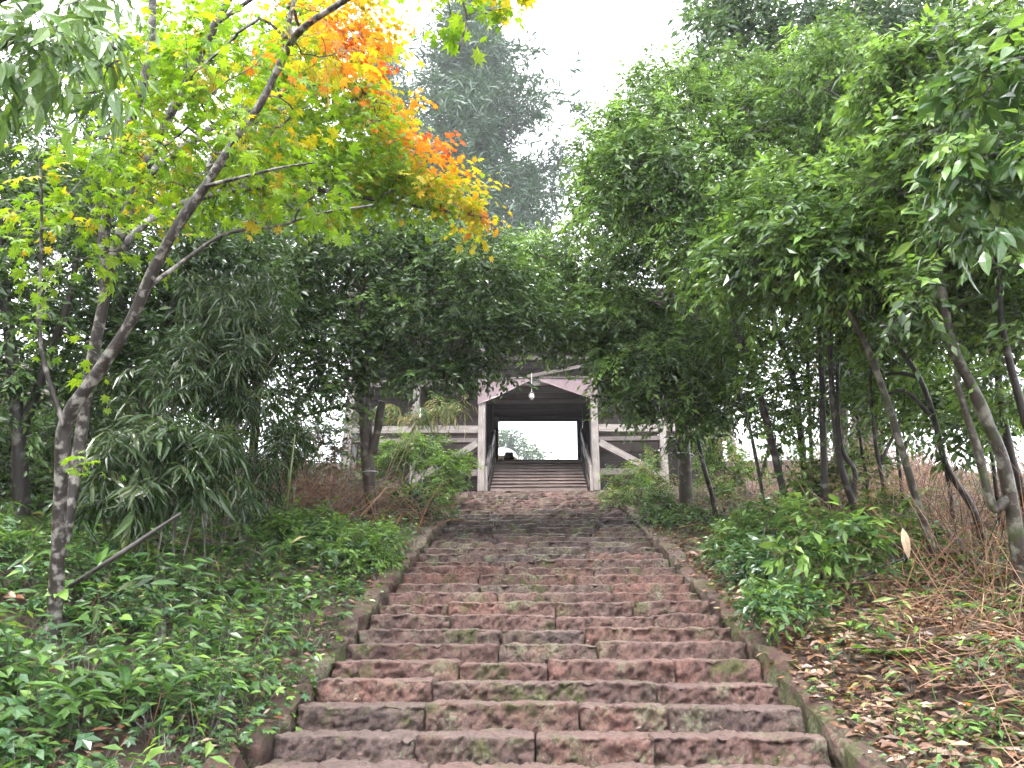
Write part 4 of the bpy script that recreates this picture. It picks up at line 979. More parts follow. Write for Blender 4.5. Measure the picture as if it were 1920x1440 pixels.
# ------------------------------------------------------------------ conifers in the mist
def conifer(name, label, px, py_base, D, top_px, half_w, nb=80, seed=1, lean=0):
    rg = np.random.default_rng(seed)
    top = P(px + lean, top_px, D); base = np.array([top[0] - lean * D / FPX * .3, top[1] + .0, 0.0])
    yb = P(px, py_base, D); base = np.array([yb[0], yb[1], G(yb[0], yb[1])])
    H = top[2] - base[2]; W = half_w * D / FPX
    root = thing(name, base, label, 'tree', 'misty conifers behind the gate')
    tp = [base + (top - base) * f * np.array([1, 0, 1]) + np.array([0, 0, -.2 if f == 0 else 0]) for f in np.linspace(0, 1, 8)]
    v, t = tube(tp, np.linspace(.42, .04, 8) * H / 22, 10, 3); link('trunk', make_mesh('trunk', v - base, t, [M['bark_dark']], smooth=True), root, Matrix.Translation(base))
    a = Acc(); lv = Leaves()
    for k in range(nb):
        f = .38 + .60 * (k + rg.uniform(-.4, .4)) / nb
        az = k * 2.4 + rg.uniform(-.5, .5)
        env = min(1, (1 - f) * 2.4 + .10) * (.62 + .38 * math.sin(k * 1.7) ** 2) * 1
        L = W * env * rg.uniform(.75, 1.1)
        p0 = base + (top - base) * f * np.array([1, 0, 1]); dz = rg.uniform(.0, .45)
        dh = np.array([math.cos(az), math.sin(az), 0])
        pts = [p0 + dh * L * u + ZUP * (dz * L * u - .30 * L * math.sin(u * math.pi) * .5 + .18 * L * u * u) for u in (0, .33, .66, 1)]
        v, t = tube(pts, [.05, .035, .022, .008], 4, 2); a.add(v - base, t)
        n = int(9 + 17 * L / W)
        u = rg.uniform(.12, 1.02, n); cc = np.array([np.interp(u, (0, .33, .66, 1), [q[j] for q in pts]) for j in range(3)]).T
        sp = .08 + .11 * L * (1 - np.abs(u - .55))
        cc = cc + unit(np.cross(dh, ZUP)) * (rg.normal(size=n) * sp)[:, None] + ZUP * (rg.normal(size=n) * .22)[:, None]
        sprays(lv, cc, np.repeat((dh * .8 + ZUP * .15)[None], n, 0), 4, .95, 5, .55, droop=.18, up=.2, flat=.6, jit=.6, sag=.12)
    a.build('branches', [M['bark_dark']], root, kind='stuff', origin=base) if False else link('branches', make_mesh('branches', np.concatenate(a.v), np.concatenate(a.t), [M['bark_dark']]), root, Matrix.Translation(base))
    put_leaves(lv, 'needle', ['leaf_conifer'], root, 0, None, 'crown', origin=base)
conifer('conifer_tree', 'broad misty conifer towering behind the gate in the centre', 866, 800, 50, -300, 290, 165, 3)
conifer('conifer_tree', 'fainter conifer behind the orange crown of the far maple', 660, 800, 62, -180, 170, 60, 5)
conifer('conifer_tree', 'pale conifer showing between the stems of the maples', 430, 800, 58, -200, 170, 60, 8)
# pale tree seen through the gate
tr = px_path([(955, 880), (956, 840), (958, 815)], 105, 7, 4)
build_tree('distant_tree', 'pale rounded tree in the mist seen through the gate', 'tree', [tr],
           [(950, 832, 105, 44, 30, 2.5), (995, 850, 105, 32, 13, 2.0), (920, 835, 105, 40, 30, 2.5)], 340, 'ovate', ['leaf_blue', 'leaf_mid'], 'bark_dark', tl=1.3, ntw=4, nl=5, size=.38, droop=.4, r_tip=.012)

# ------------------------------------------------------------------ shrubs and bamboo
def shrub(name, label, blobs, n, mats, base_px, leaf='ovate', size=.075, cat='shrub', **k):
    """several thin stems from one foot, each clump of leaves joined to them"""
    foot, D = hit(*base_px) if len(base_px) == 2 else (P(*base_px), base_px[2])
    foot = foot.copy(); foot[2] = G(foot[0], foot[1])
    root = thing(name, foot, label, cat, k.pop('group', None))
    c, od = blob_points(blobs, n, .6); lv = Leaves(); segs = []
    bark = k.pop('bark', 'bark_dark'); singles = k.pop('singles', 0); fine = k.pop('fine', None); pr = k.pop('pr', None)
    mm = RNG.choice(len(mats), n, p=pr)
    kw = dict(ntw=5, tl=.22, nl=7, droop=.35, up=.3, jit=.55, flat=.6, sag=.2); kw.update(k)
    sprays(lv, c, od, kw['ntw'], kw['tl'], kw['nl'], size, kw['droop'], mm, kw['up'], kw['jit'], kw['flat'], segs, kw['sag'])
    stems = []
    top = c.mean(0)
    for q in range(5):
        tip = c[RNG.integers(n)]; m_ = foot * .5 + tip * .5 + rand_unit(1)[0] * .12 + ZUP * .1
        stems.append((np.array([foot - ZUP * .08 + rand_unit(1)[0] * [.06, .06, 0], m_, tip]), np.array([.016, .011, .005])))
    a = Acc()
    for p, r in stems: a.add(*tube(p, r, 6, 5))
    a.add(*frusta(*grow(stems, c, .0022)))
    for s0, s1 in segs: a.add(*frusta(s0, s1, np.full(len(s0), .0016), np.full(len(s0), .001), 3))
    a.build('stems', [M[bark]], root, kind='stuff', origin=foot)
    if leaf == 'ovate' and singles == 0 and D > 9: leaf = 'ovate2'
    put_leaves(lv, leaf, mats, root, singles, fine, 'foliage', origin=foot)
    return root
shrub('leafy_shrub', 'bright green shrub beside the left gate post', [(840, 890, 15.8, 50, 40, .5), (800, 930, 15.6, 60, 35, .5), (860, 870, 16.2, 30, 25, .3)], 120, ['leaf_young', 'leaf_mid'], (830, 935, 16), pr=[.65, .35])
shrub('leafy_shrub', 'taller light green shrub hiding the foot of the left side bay', [(760, 850, 16.6, 70, 40, .6), (720, 870, 16.4, 40, 40, .5), (810, 840, 16.8, 50, 30, .5)], 120, ['leaf_young', 'leaf_mid'], (765, 920, 16.5), pr=[.5, .5])
shrub('leafy_shrub', 'dark low shrub between the forked trunk and the left kerb', [(760, 945, 13.6, 60, 35, .5), (800, 965, 13.8, 45, 25, .4), (735, 990, 13, 40, 25, .4)], 110, ['leaf_dark', 'leaf_mid'], (765, 985, 13.6), pr=[.6, .4])
shrub('leafy_shrub', 'pale green shrub at the foot of the right gate post', [(1180, 910, 15.8, 60, 35, .5), (1220, 880, 16, 50, 35, .5), (1160, 935, 15.6, 35, 18, .3), (1230, 930, 15.4, 60, 35, .4)], 150, ['leaf_young', 'leaf_mid', 'leaf_straw'], (1200, 950, 15.8), leaf='lance', pr=[.3, .55, .15])
shrub('leafy_shrub', 'thin shrub behind the wired trunk on the right', [(1340, 850, 15.5, 60, 45, .6), (1390, 880, 15.2, 50, 40, .6), (1350, 920, 14.5, 50, 30, .5)], 110, ['leaf_mid', 'leaf_straw', 'leaf_young'], (1360, 950, 15), pr=[.5, .25, .25])
shrub('leafy_shrub', 'low green shrub right of the kerb below the wired tree', [(1290, 985, 12.5, 55, 25, .4), (1350, 990, 12, 50, 30, .4), (1240, 960, 13, 40, 25, .4)], 100, ['leaf_mid', 'leaf_dark'], (1300, 1010, 12.4), pr=[.6, .4])
shrub('leafy_shrub', 'broad leaved green shrub in the middle of the right bank', [(1540, 985, 7.4, 70, 40, .35), (1480, 1030, 7.2, 60, 35, .3), (1590, 1020, 7.2, 50, 45, .3)], 60, ['leaf_mid', 'leaf_young', 'leaf_oak'], (1540, 1090), leaf='ovate', size=.10, singles=160, fine='ovate_fine', pr=[.5, .25, .25], tl=.2, nl=5, ntw=4)
shrub('leafy_shrub', 'low dark shrub beside the right kerb halfway up', [(1400, 1060, 8.2, 60, 30, .3), (1440, 1090, 7.8, 50, 25, .3)], 70, ['leaf_lobed', 'leaf_mid'], (1420, 1110), size=.07, pr=[.7, .3], tl=.16, nl=5, ntw=4)
shrub('leafy_shrub', 'green mounded shrub on the left bank above the kerb', [(560, 1000, 9.5, 80, 45, .6), (630, 1020, 9.2, 60, 40, .5), (500, 990, 9.8, 50, 35, .5)], 150, ['leaf_young', 'leaf_mid', 'leaf_lobed'], (580, 1060), size=.075, pr=[.3, .45, .25], singles=120, fine='ovate_fine')
shrub('leafy_shrub', 'fine leaved shrub spilling over the left kerb', [(680, 1040, 9.2, 50, 30, .4), (720, 1010, 10, 35, 25, .4)], 80, ['leaf_mid', 'leaf_young'], (690, 1070), size=.06, pr=[.6, .4])

shrub('leafy_shrub', 'green shrub among the slender trunks beside the upright black one', [(1560, 900, 11, 60, 40, .5), (1500, 920, 11, 50, 35, .5), (1620, 880, 11.4, 40, 40, .5)], 90, ['leaf_mid', 'leaf_young', 'leaf_straw'], (1560, 960, 11), size=.08, pr=[.6, .2, .2])
shrub('leafy_shrub', 'sparse green shrub at the foot of the grey leaning trunk', [(1700, 1010, 8.4, 60, 40, .4), (1660, 960, 8.8, 50, 40, .4)], 50, ['leaf_mid', 'leaf_young', 'leaf_straw'], (1690, 1070), size=.08, pr=[.6, .2, .2])
shrub('leafy_shrub', 'spreading green shrub on the right bank above the kerb', [(1400, 1000, 10, 60, 30, .4), (1460, 970, 10.4, 60, 35, .4), (1370, 1030, 9.4, 50, 25, .4)], 110, ['leaf_mid', 'leaf_ground', 'leaf_young'], (1420, 1050), size=.075, pr=[.5, .3, .2])
shrub('leafy_shrub', 'trailing shrub on the litter right of the lower kerb', [(1440, 1140, 6.2, 50, 22, .25), (1500, 1120, 6.4, 50, 25, .25)], 46, ['leaf_ground', 'leaf_young', 'leaf_lobed'], (1470, 1170), size=.07, pr=[.5, .2, .3], tl=.16, nl=5, ntw=4)
shrub('leafy_shrub', 'dark understorey shrub filling the shade at the left edge', [(30, 850, 10.5, 140, 80, .9), (120, 930, 10, 90, 50, .6)], 190, ['leaf_dark', 'leaf_mid'], (50, 980, 10.4), size=.085, pr=[.75, .25], tl=.3)
shrub('leafy_shrub', 'dark understorey shrub behind the two bamboo thickets', [(250, 860, 11.5, 120, 80, .9), (380, 880, 11.5, 100, 70, .8), (160, 800, 11.5, 90, 70, .8)], 220, ['leaf_dark', 'leaf_mid'], (270, 970, 11.4), size=.085, pr=[.75, .25], tl=.3)
shrub('leafy_shrub', 'ragged dark shrub standing in the white gap left of the gate', [(560, 820, 14.2, 55, 45, .6), (620, 860, 14.4, 45, 35, .5), (530, 880, 13.6, 60, 40, .6), (640, 800, 14.8, 35, 40, .5, .5)], 110, ['leaf_dark', 'leaf_mid', 'leaf_brown'], (580, 920, 14.2), size=.085, pr=[.55, .25, .2], tl=.28)
def bamboo(name, label, blobs, n, base_px, culms, leaf_mats=('leaf_bamboo', 'leaf_dark'), size=.17, pr=(.8, .2), cat='bamboo', culm_mat='bark_grey', singles=0):
    foot = P(*base_px); foot[2] = G(foot[0], foot[1])
    root = thing(name, foot, label, cat)
    c, od = blob_points(blobs, n, .6); lv = Leaves(); segs = []
    sprays(lv, c, od * [1, 1, .3], 4, .22, 6, size, .75, RNG.choice(len(leaf_mats), n, p=pr), .1, .35, .5, segs, .35)
    st = []
    for k in range(culms):
        tip = c[np.argsort(-c[:, 2])[RNG.integers(max(1, n // 2))]]
        b = foot + np.array([RNG.normal() * .3, RNG.normal() * .25, 0]); b[2] = G(b[0], b[1]) - .05
        pts = np.array([b, b * .6 + tip * .4 + ZUP * .25 + rand_unit(1)[0] * .06, b * .25 + tip * .75 + ZUP * .2, tip])
        rad = np.array([.010, .008, .006, .003]); st.append((pts, rad))
        v, t = tube(pts, rad, 6, 6); link('culm', make_mesh('culm', v, t, [M[culm_mat]], smooth=True), root)
    a = Acc(); a.add(*frusta(*grow(st, c, .0015)))
    for s0, s1 in segs: a.add(*frusta(s0, s1, np.full(len(s0), .0014), np.full(len(s0), .001), 3))
    a.build('twigs', [M[culm_mat]], root, kind='stuff', origin=foot)
    put_leaves(lv, 'bamboo', list(leaf_mats), root, singles, 'sasa', 'foliage', origin=foot)
bamboo('bamboo_clump', 'tall dark bamboo thicket with hanging leaves in the left middle ground', [(430, 560, 9.0, 90, 70, .7), (400, 660, 8.8, 110, 70, .7), (470, 640, 9, 80, 80, .7), (340, 720, 8.6, 90, 60, .6), (440, 740, 8.8, 80, 50, .6)], 230, (430, 960, 9), 10)
bamboo('bamboo_clump', 'lower bamboo thicket with glossy drooping blades beside the near maple', [(280, 850, 7.6, 90, 60, .6), (360, 830, 7.8, 80, 60, .6), (230, 920, 7.2, 80, 40, .5), (400, 900, 7.8, 60, 40, .5)], 130, (310, 1000, 7.6), 8, size=.19, singles=120)
bamboo('bamboo_clump', 'small bamboo tuft on the slope behind the mounded shrub', [(500, 870, 9.6, 60, 40, .5), (460, 930, 9.2, 60, 30, .5), (540, 820, 10, 40, 40, .5)], 70, (490, 980, 9.5), 5)
bamboo('withered_bamboo', 'straw coloured bamboo spray hanging before the left side bay', [(740, 765, 15.6, 45, 30, .4), (830, 755, 15.6, 45, 28, .4), (800, 780, 15.6, 40, 22, .3)], 34, (730, 900, 15.6), 5, ('leaf_straw', 'leaf_mid'), .19, (.6, .4), culm_mat='leaf_straw')

# ------------------------------------------------------------------ single foreground plants
FEET = []
def clear(pts, r=.14, front=.36):
    """drop cover plants that would stand on top of, or right in front of, a plant built singly"""
    keep = np.ones(len(pts), bool)
    for f in FEET:
        d = pts[:, :2] - f[:2]; v = unit(CAM[:2] - f[:2]); al = d @ v; la = np.abs(d[:, 0] * v[1] - d[:, 1] * v[0])
        keep &= ~((la < r) & (al > -r * .6) & (al < front))
    return pts[keep]
def stem_geo(a, p0, p1, r, bend=.1):
    m_ = (p0 + p1) / 2 + rand_unit(1)[0] * np.linalg.norm(p1 - p0) * bend
    a.add(*tube([p0, m_, p1], [r, r * .85, r * .6], 5, 4))
def sasa_plant(label, px, py, D, n=7, size=.20, mats=('leaf_oak', 'leaf_ground'), tilt=.35, spread=1.0, up=.0, rot=None, group=None):
    head = P(px, py, D); foot = head + np.array([RNG.normal() * .06, RNG.normal() * .05 + .03, 0]); foot[2] = G(foot[0], foot[1])
    if head[2] < foot[2] + .08: head[2] = foot[2] + .10
    if head[2] > foot[2] + .42:
        foot = hit(px, py + 30)[0]; foot[2] = G(foot[0], foot[1]); head = foot + ZUP * .2
    if px < 700: head[2] = max(head[2], foot[2] + .34)
    FEET.append(foot)
    root = thing('bamboo_grass', foot, label, 'bamboo grass', group)
    a = Acc(); stem_geo(a, foot - ZUP * .04, head, .004, .08); a.build('stem', [M['leaf_ground']], root)
    lv = Leaves(); r0 = RNG.uniform(0, 6.28) if rot is None else rot
    for k in range(n):
        az = r0 + k * 2 * math.pi / n * spread + RNG.uniform(-.35, .35); el = tilt + RNG.uniform(-.35, .35) + up
        d = np.array([math.cos(az) * math.cos(el), math.sin(az) * math.cos(el), math.sin(el)])
        lv.add(head - (head - foot) * RNG.uniform(0, .18), d, unit(ZUP + rand_unit(1)[0] * .35), size * RNG.uniform(.7, 1.15), RNG.integers(len(mats)))
    put_leaves(lv, 'sasa', list(mats), root, 99)
def leafy_plant(label, px, py, D, n, tm, size, mats, name='leafy_plant', cat='plant', r=.16, h=.12, nstem=3, droop=.3, flat=.8, face=0.0):
    head = P(px, py, D); foot = head + np.array([RNG.normal() * .04, RNG.normal() * .04, 0]); foot[2] = G(foot[0], foot[1])
    if head[2] < foot[2] + .05: head[2] = foot[2] + .08
    if head[2] > foot[2] + .45 and 'climbing' not in label:
        foot = hit(px, py + 25)[0]; foot[2] = G(foot[0], foot[1]); head = foot + ZUP * .14
    if px < 700: head[2] = max(head[2], foot[2] + .26)
    FEET.append(foot)
    root = thing(name, foot, label, cat)
    a = Acc(); lv = Leaves(); tips = []
    for k in range(nstem):
        tp = head + np.array([RNG.uniform(-r, r), RNG.uniform(-r, r), RNG.uniform(-h, h)]); tp[2] = max(tp[2], G(tp[0], tp[1]) + .04); tips.append(tp); stem_geo(a, foot - ZUP * .03, tp, .0035, .12)
    for k in range(n):
        tp = tips[k % nstem]; f = RNG.uniform(.45, 1) if k >= nstem else 1
        p = foot * (1 - f) + tp * f; az = RNG.uniform(0, 6.28)
        d = unit(np.array([math.cos(az), math.sin(az), RNG.uniform(-droop, .25)])); q = p + d * size * .35; a.add(*tube([p, q], [.0018, .0014], 4, 1))
        lv.add(q, d, unit(ZUP * flat - FW * face + rand_unit(1)[0] * .35), size * RNG.uniform(.7, 1.2), RNG.integers(len(mats)))
    a.build('stem', [M['leaf_ground']], root); put_leaves(lv, tm, list(mats), root, 99)
# left bank
def whorl(label, px, py, D, size, azs, mats):
    foot = hit(px - 8, py + 110)[0]; foot[2] = G(foot[0], foot[1]); head = foot + np.array([.02, 0, .46]); FEET.append(foot)
    root = thing('sapling', foot, label, 'plant'); a = Acc(); stem_geo(a, foot - ZUP * .03, head, .005, .06); a.build('stem', [M['bark_grey']], root); lv = Leaves()
    for az, el, s in azs:
        az = math.radians(az); el = math.radians(el); d = np.array([math.cos(az) * math.cos(el), math.sin(az) * math.cos(el), math.sin(el)])
        lv.add(head, d, unit(ZUP * .8 - FW * .8 + rand_unit(1)[0] * .15), size * s, 0)
    put_leaves(lv, 'broad_fine', mats, root, 20)
whorl('sapling with a whorl of six bright broad leaves at the lower left', 92, 1128, 3.5, .125, [(175, 5, 1), (225, -25, .9), (-40, -30, 1.1), (35, 50, .85), (140, 45, .85), (275, -35, .8)], ['leaf_young'])
sasa_plant('broad bamboo grass fanned out in the bottom left corner', 120, 1400, 2.9, 8, .30)
sasa_plant('bamboo grass with pale edged blades near the bottom left litter', 215, 1375, 3.0, 6, .27, rot=.4)
sasa_plant('bamboo grass beside the lowest left kerb stones', 300, 1390, 3.1, 7, .21)
sasa_plant('star shaped bamboo grass in the middle of the left ivy', 372, 1230, 3.9, 7, .22)
sasa_plant('upright bamboo grass with two erect blades on the left bank', 305, 1035, 4.3, 4, .26, tilt=1.2, spread=.6)
sasa_plant('grey glossy bamboo grass blade cluster below the near maple', 168, 1115, 3.8, 4, .24, tilt=.9)
sasa_plant('bamboo grass leaning out at the far left edge', 20, 1050, 3.9, 6, .25)
sasa_plant('bamboo grass under the fallen branch', 250, 1100, 4.4, 7, .22, rot=.9)
sasa_plant('bamboo grass catching light above the star shaped clump', 420, 1090, 5.2, 7, .18)
sasa_plant('bamboo grass at the foot of the mounded shrub', 470, 1150, 5.0, 6, .16)
sasa_plant('slim bamboo grass behind the sapling whorl', 60, 960, 4.6, 6, .20)
sasa_plant('bamboo grass half way between the maple foot and the kerb', 400, 1020, 5.9, 7, .18)
sasa_plant('low bamboo grass tucked beside the upper left kerb', 590, 1130, 6.2, 6, .14)
leafy_plant('dark lobed vine with grape like leaves at the lower left', 110, 1245, 3.3, 11, 'ivy', .13, ['leaf_lobed'], r=.16, h=.10, flat=.7, face=.5)
leafy_plant('heart leaved vine beside the fallen branch', 275, 985, 4.6, 10, 'heart', .085, ['leaf_young', 'leaf_ground'], r=.28, h=.12, face=.7, name='heart_leaf_vine', cat='vine')
leafy_plant('heart leaved vine scrambling near the left kerb', 590, 1120, 5.8, 12, 'heart', .07, ['leaf_ground', 'leaf_young'], r=.25, h=.08, face=.6, name='heart_leaf_vine', cat='vine')
leafy_plant('heart leaved vine at the left edge with a browned leaf', 15, 1130, 3.6, 9, 'heart', .085, ['leaf_young', 'leaf_ground', 'leaf_brown'], r=.14, h=.12, face=.6, name='heart_leaf_vine', cat='vine')
leafy_plant('heart leaved vine trailing down through the left ivy', 230, 1230, 3.6, 11, 'heart', .075, ['leaf_ground', 'leaf_young'], r=.2, h=.1, face=.6, name='heart_leaf_vine', cat='vine')
# right bank
sasa_plant('blue green bamboo grass star on the litter at the right', 1660, 1215, 4.3, 10, .17, ('leaf_lobed', 'leaf_oak'))
sasa_plant('bamboo grass at the right edge reaching into the frame', 1895, 1175, 4.6, 6, .20)
sasa_plant('bamboo grass at the foot of the right trunks', 1800, 1130, 6.0, 7, .16, ('leaf_mid', 'leaf_young'))
sasa_plant('small bamboo grass beside the right kerb moss', 1560, 1240, 4.4, 5, .10)
sasa_plant('bamboo grass above the pale dead sheaths', 1640, 1075, 6.2, 7, .15)
sasa_plant('bamboo grass in the lower right corner', 1890, 1390, 3.2, 6, .14)
sasa_plant('low bamboo grass among dry stalks on the right', 1760, 1290, 3.8, 7, .12, ('leaf_mid', 'leaf_young'))
leafy_plant('fern like green plant near the bottom right', 1740, 1360, 3.2, 26, 'ovate_fine', .07, ['leaf_young', 'leaf_ground', 'leaf_mid'], r=.22, h=.06, nstem=6)
leafy_plant('low ivy hugging the right kerb halfway down', 1400, 1130, 6.4, 22, 'ivy', .07, ['leaf_lobed', 'leaf_ground'], r=.25, h=.05, nstem=5)
leafy_plant('low green plant beside the right kerb moss patch', 1500, 1180, 4.9, 18, 'ovate_fine', .06, ['leaf_ground', 'leaf_young'], r=.22, h=.05, nstem=5)
leafy_plant('heart leaved vine climbing the slender stem on the right', 1395, 640, 10.8, 9, 'heart', .11, ['leaf_young'], r=.08, h=.22, nstem=4, face=.9, name='heart_leaf_vine', cat='vine')

# dead things one can pick out
def fallen(name, label, pts, r, mat, cat='branch'):
    a = Acc(); a.add(*tube(pts, r, 9, 7, .12)); return tag(a.build(name, [M[mat]], smooth=True), label, cat)
fallen('fallen_branch', 'dark fallen branch slanting across the undergrowth on the left bank', [P(130, 1100, 5.0), P(205, 1052, 5.0), P(268, 1010, 5.1), P(340, 962, 5.2)], [.014, .018, .016, .010], 'bark_dark')
fallen('fallen_branch', 'thin fallen branch lying in the brown brush on the right bank', [P(1610, 1085, 7.2), P(1660, 1060, 7.3), P(1700, 1045, 7.4)], [.014, .013, .007], 'bark_dark')
fallen('bamboo_stake', 'thin straw coloured cane standing upright on the left slope', [hit(530, 1010)[0] - ZUP * .1, P(540, 930, 9.2), P(553, 815, 9.3)], [.012, .010, .007], 'leaf_straw', 'cane')
def sheath(label, px, py, D, d, n, size):
    p = P(px, py, D); g = G(p[0], p[1])
    if n[2] > .6 or p[2] < g + .015: p = hit(px, py)[0]; p[2] = max(G(p[0], p[1]), nosing(p[1]) - .02 if abs(p[0]) < 1.75 else -99) + .03
    x, y, z = basis(np.array([d], float), np.array([n], float)); s = size
    mw = Matrix(((x[0][0] * s, y[0][0] * s, z[0][0] * s, p[0]), (x[0][1] * s, y[0][1] * s, z[0][1] * s, p[1]), (x[0][2] * s, y[0][2] * s, z[0][2] * s, p[2]), (0, 0, 0, 1)))
    tag(link('bamboo_sheath', single_leaf('lance_fine', 'leaf_pale'), None, mw), label, 'leaf')
sheath('pale dead sheath hanging upright among the right stalks', 1692, 990, 6.6, (.12, .1, -1), (-.3, -1, .2), .26)
sheath('pale dead sheath curled on the right litter below the stalks', 1632, 1105, 5.6, (.6, -.3, -.1), (0, -.3, 1), .14)
sheath('pale fallen leaf lying on the end of a step by the right kerb', 1340, 1190, 5.35, (1, .2, -.05), (0, -.4, 1), .15)
sheath('pale dead leaf lying on the right bank beside the kerb', 1395, 1172, 5.3, (.8, .4, .25), (-.2, -.6, 1), .13)
sheath('broad pale sheath leaning on the right stalks', 1735, 1130, 5.2, (.35, .2, -.8), (-.2, -.3, 1), .16)
sheath('pale dead sheath at the far right of the litter', 1815, 1190, 4.8, (.1, -.2, -.9), (-.2, -.4, 1), .11)
sheath('pale dead leaf at the bottom left corner', 60, 1340, 3.1, (-.5, -.4, -.1), (.1, -.5, 1), .15)

# ------------------------------------------------------------------ ground cover (uncountable)
def scatter(n, xr, yr, dens=None):
    x = RNG.uniform(*xr, n); y = RNG.uniform(*yr, n)
    if dens is not None:
        k = RNG.uniform(size=n) < dens(x, y); x, y = x[k], y[k]
    return np.stack([x, y, ground(x, y)], -1)
def fade(y): return np.clip(1.3 - y / 13, .15, 1)
def patch(p, f, o): return sm(-.25, .35, vnoise(np.stack([p[:, 0] * f, p[:, 1] * f, p[:, 0] * 0 + o], -1)))
def cover(name, label, pts, tm, mats, pr, nleaf, size, hgt, r, stems=True, cat='ground cover', droop=.2, flat=.9):
    pts = clear(pts); lv = Leaves(); K = len(pts); a = Acc()
    H = hgt * RNG.uniform(.35, 1.25, K)
    for i in range(nleaf):
        az = RNG.uniform(0, 6.283, K); rr = r * RNG.uniform(.2, 1, K)
        off = np.stack([np.cos(az) * rr, np.sin(az) * rr, H * RNG.uniform(.4, 1, K)], -1)
        d = unit(np.stack([np.cos(az), np.sin(az), RNG.uniform(-.5, .35, K) - droop * .3], -1))
        lv.add(pts + off, d, unit(ZUP * flat + rand_unit(K) * .5 - FW * .15), size * RNG.uniform(.55, 1.3, K), RNG.choice(len(mats), K, p=pr))
        if stems and i % 2 == 0: a.add(*frusta(pts - ZUP * .01, pts + off, np.full(K, .0022), np.full(K, .0012), 3), m=len(mats))
    p, d, n, s, m = lv.cat(); v, t = leaf_geo(TM[tm], p, d, n, s); a.add(v, t, np.repeat(m, len(TM[tm][1])))
    tag(a.build(name, [M[q] for q in mats] + [M['bark_grey']]), label, cat, kind='stuff')
L1 = scatter(11000, (-9.5, -1.72), (2.2, 17.8), lambda x, y: fade(y) * (.30 + .70 * sm(1.75, 2.3, -x)))
L1 = L1[RNG.uniform(size=len(L1)) < .12 + .88 * patch(L1, 1.1, 2)]
cover('ground_cover', 'green leafy ground cover spread over the left bank', L1, 'ovate', ['leaf_ground', 'leaf_mid', 'leaf_young', 'leaf_lobed'], [.42, .25, .14, .19], 8, .085, .34, .18)
L2 = scatter(6500, (-6.5, -1.68), (2.2, 12), lambda x, y: fade(y) * (1.2 - .16 * -x))
L2 = L2[RNG.uniform(size=len(L2)) < .1 + .9 * patch(L2, 1.3, 51)]
cover('ivy_cover', 'small lobed ivy carpeting the left bank beside the kerb', L2, 'ivy', ['leaf_lobed', 'leaf_ground', 'leaf_young'], [.5, .33, .17], 6, .066, .13, .14)
L4 = scatter(4200, (-5.5, -1.78), (1.6, 7.5), lambda x, y: np.clip(1.3 - y / 9, .2, 1) * (.3 + .7 * sm(1.8, 2.5, -x)))
pL = patch(L4, .8, 71); L5 = L4[RNG.uniform(size=len(L4)) < .55 * (1 - pL) * patch(L4, 1.6, 88)]; L4 = L4[RNG.uniform(size=len(L4)) < .08 + .8 * pL]
cover('lobed_cover', 'lobed and toothed herbs growing between the broader plants of the left bank', L5, 'ivy', ['leaf_lobed', 'leaf_ground', 'leaf_dark'], [.5, .3, .2], 6, .115, .30, .18)
cover('broad_cover', 'broader leaved herbs standing in the near part of the left bank', L4, 'ovate', ['leaf_ground', 'leaf_young', 'leaf_oak', 'leaf_lobed'], [.42, .2, .2, .18], 7, .115, .38, .17)
L3 = scatter(2300, (-9, -2.3), (2.6, 15), lambda x, y: fade(y))
cover('grass_cover', 'scattered bamboo grass blades on the left bank', L3, 'sasa', ['leaf_oak', 'leaf_ground', 'leaf_bamboo', 'leaf_straw'], [.40, .36, .21, .03], 5, .18, .38, .07, droop=.5, flat=.6)
R1 = scatter(9000, (1.75, 9.5), (2.2, 17.8), lambda x, y: fade(y) * (.28 + .5 * sm(4, 14, y)))
R1 = R1[RNG.uniform(size=len(R1)) < .15 + .85 * patch(R1, 1.0, 9)]
cover('ground_cover', 'patchy green ground cover between the litter on the right bank', R1, 'ovate', ['leaf_ground', 'leaf_mid', 'leaf_young', 'leaf_lobed'], [.4, .3, .15, .15], 8, .06, .16, .15)
R4 = scatter(1500, (1.9, 6.5), (1.8, 9), lambda x, y: np.clip(1.3 - y / 11, .2, 1))
R4 = R4[RNG.uniform(size=len(R4)) < .1 + .9 * patch(R4, 1.2, 21)]
cover('broad_cover', 'broader leaved herbs in patches on the near right bank', R4, 'ovate', ['leaf_ground', 'leaf_young', 'leaf_oak', 'leaf_straw'], [.4, .25, .25, .1], 6, .085, .24, .14)
R3 = scatter(900, (2.1, 9), (2.6, 14), lambda x, y: fade(y))
cover('grass_cover', 'scattered bamboo grass blades on the right bank', R3, 'sasa', ['leaf_mid', 'leaf_ground', 'leaf_straw', 'leaf_young'], [.3, .3, .25, .15], 4, .13, .24, .06, droop=.5, flat=.6)
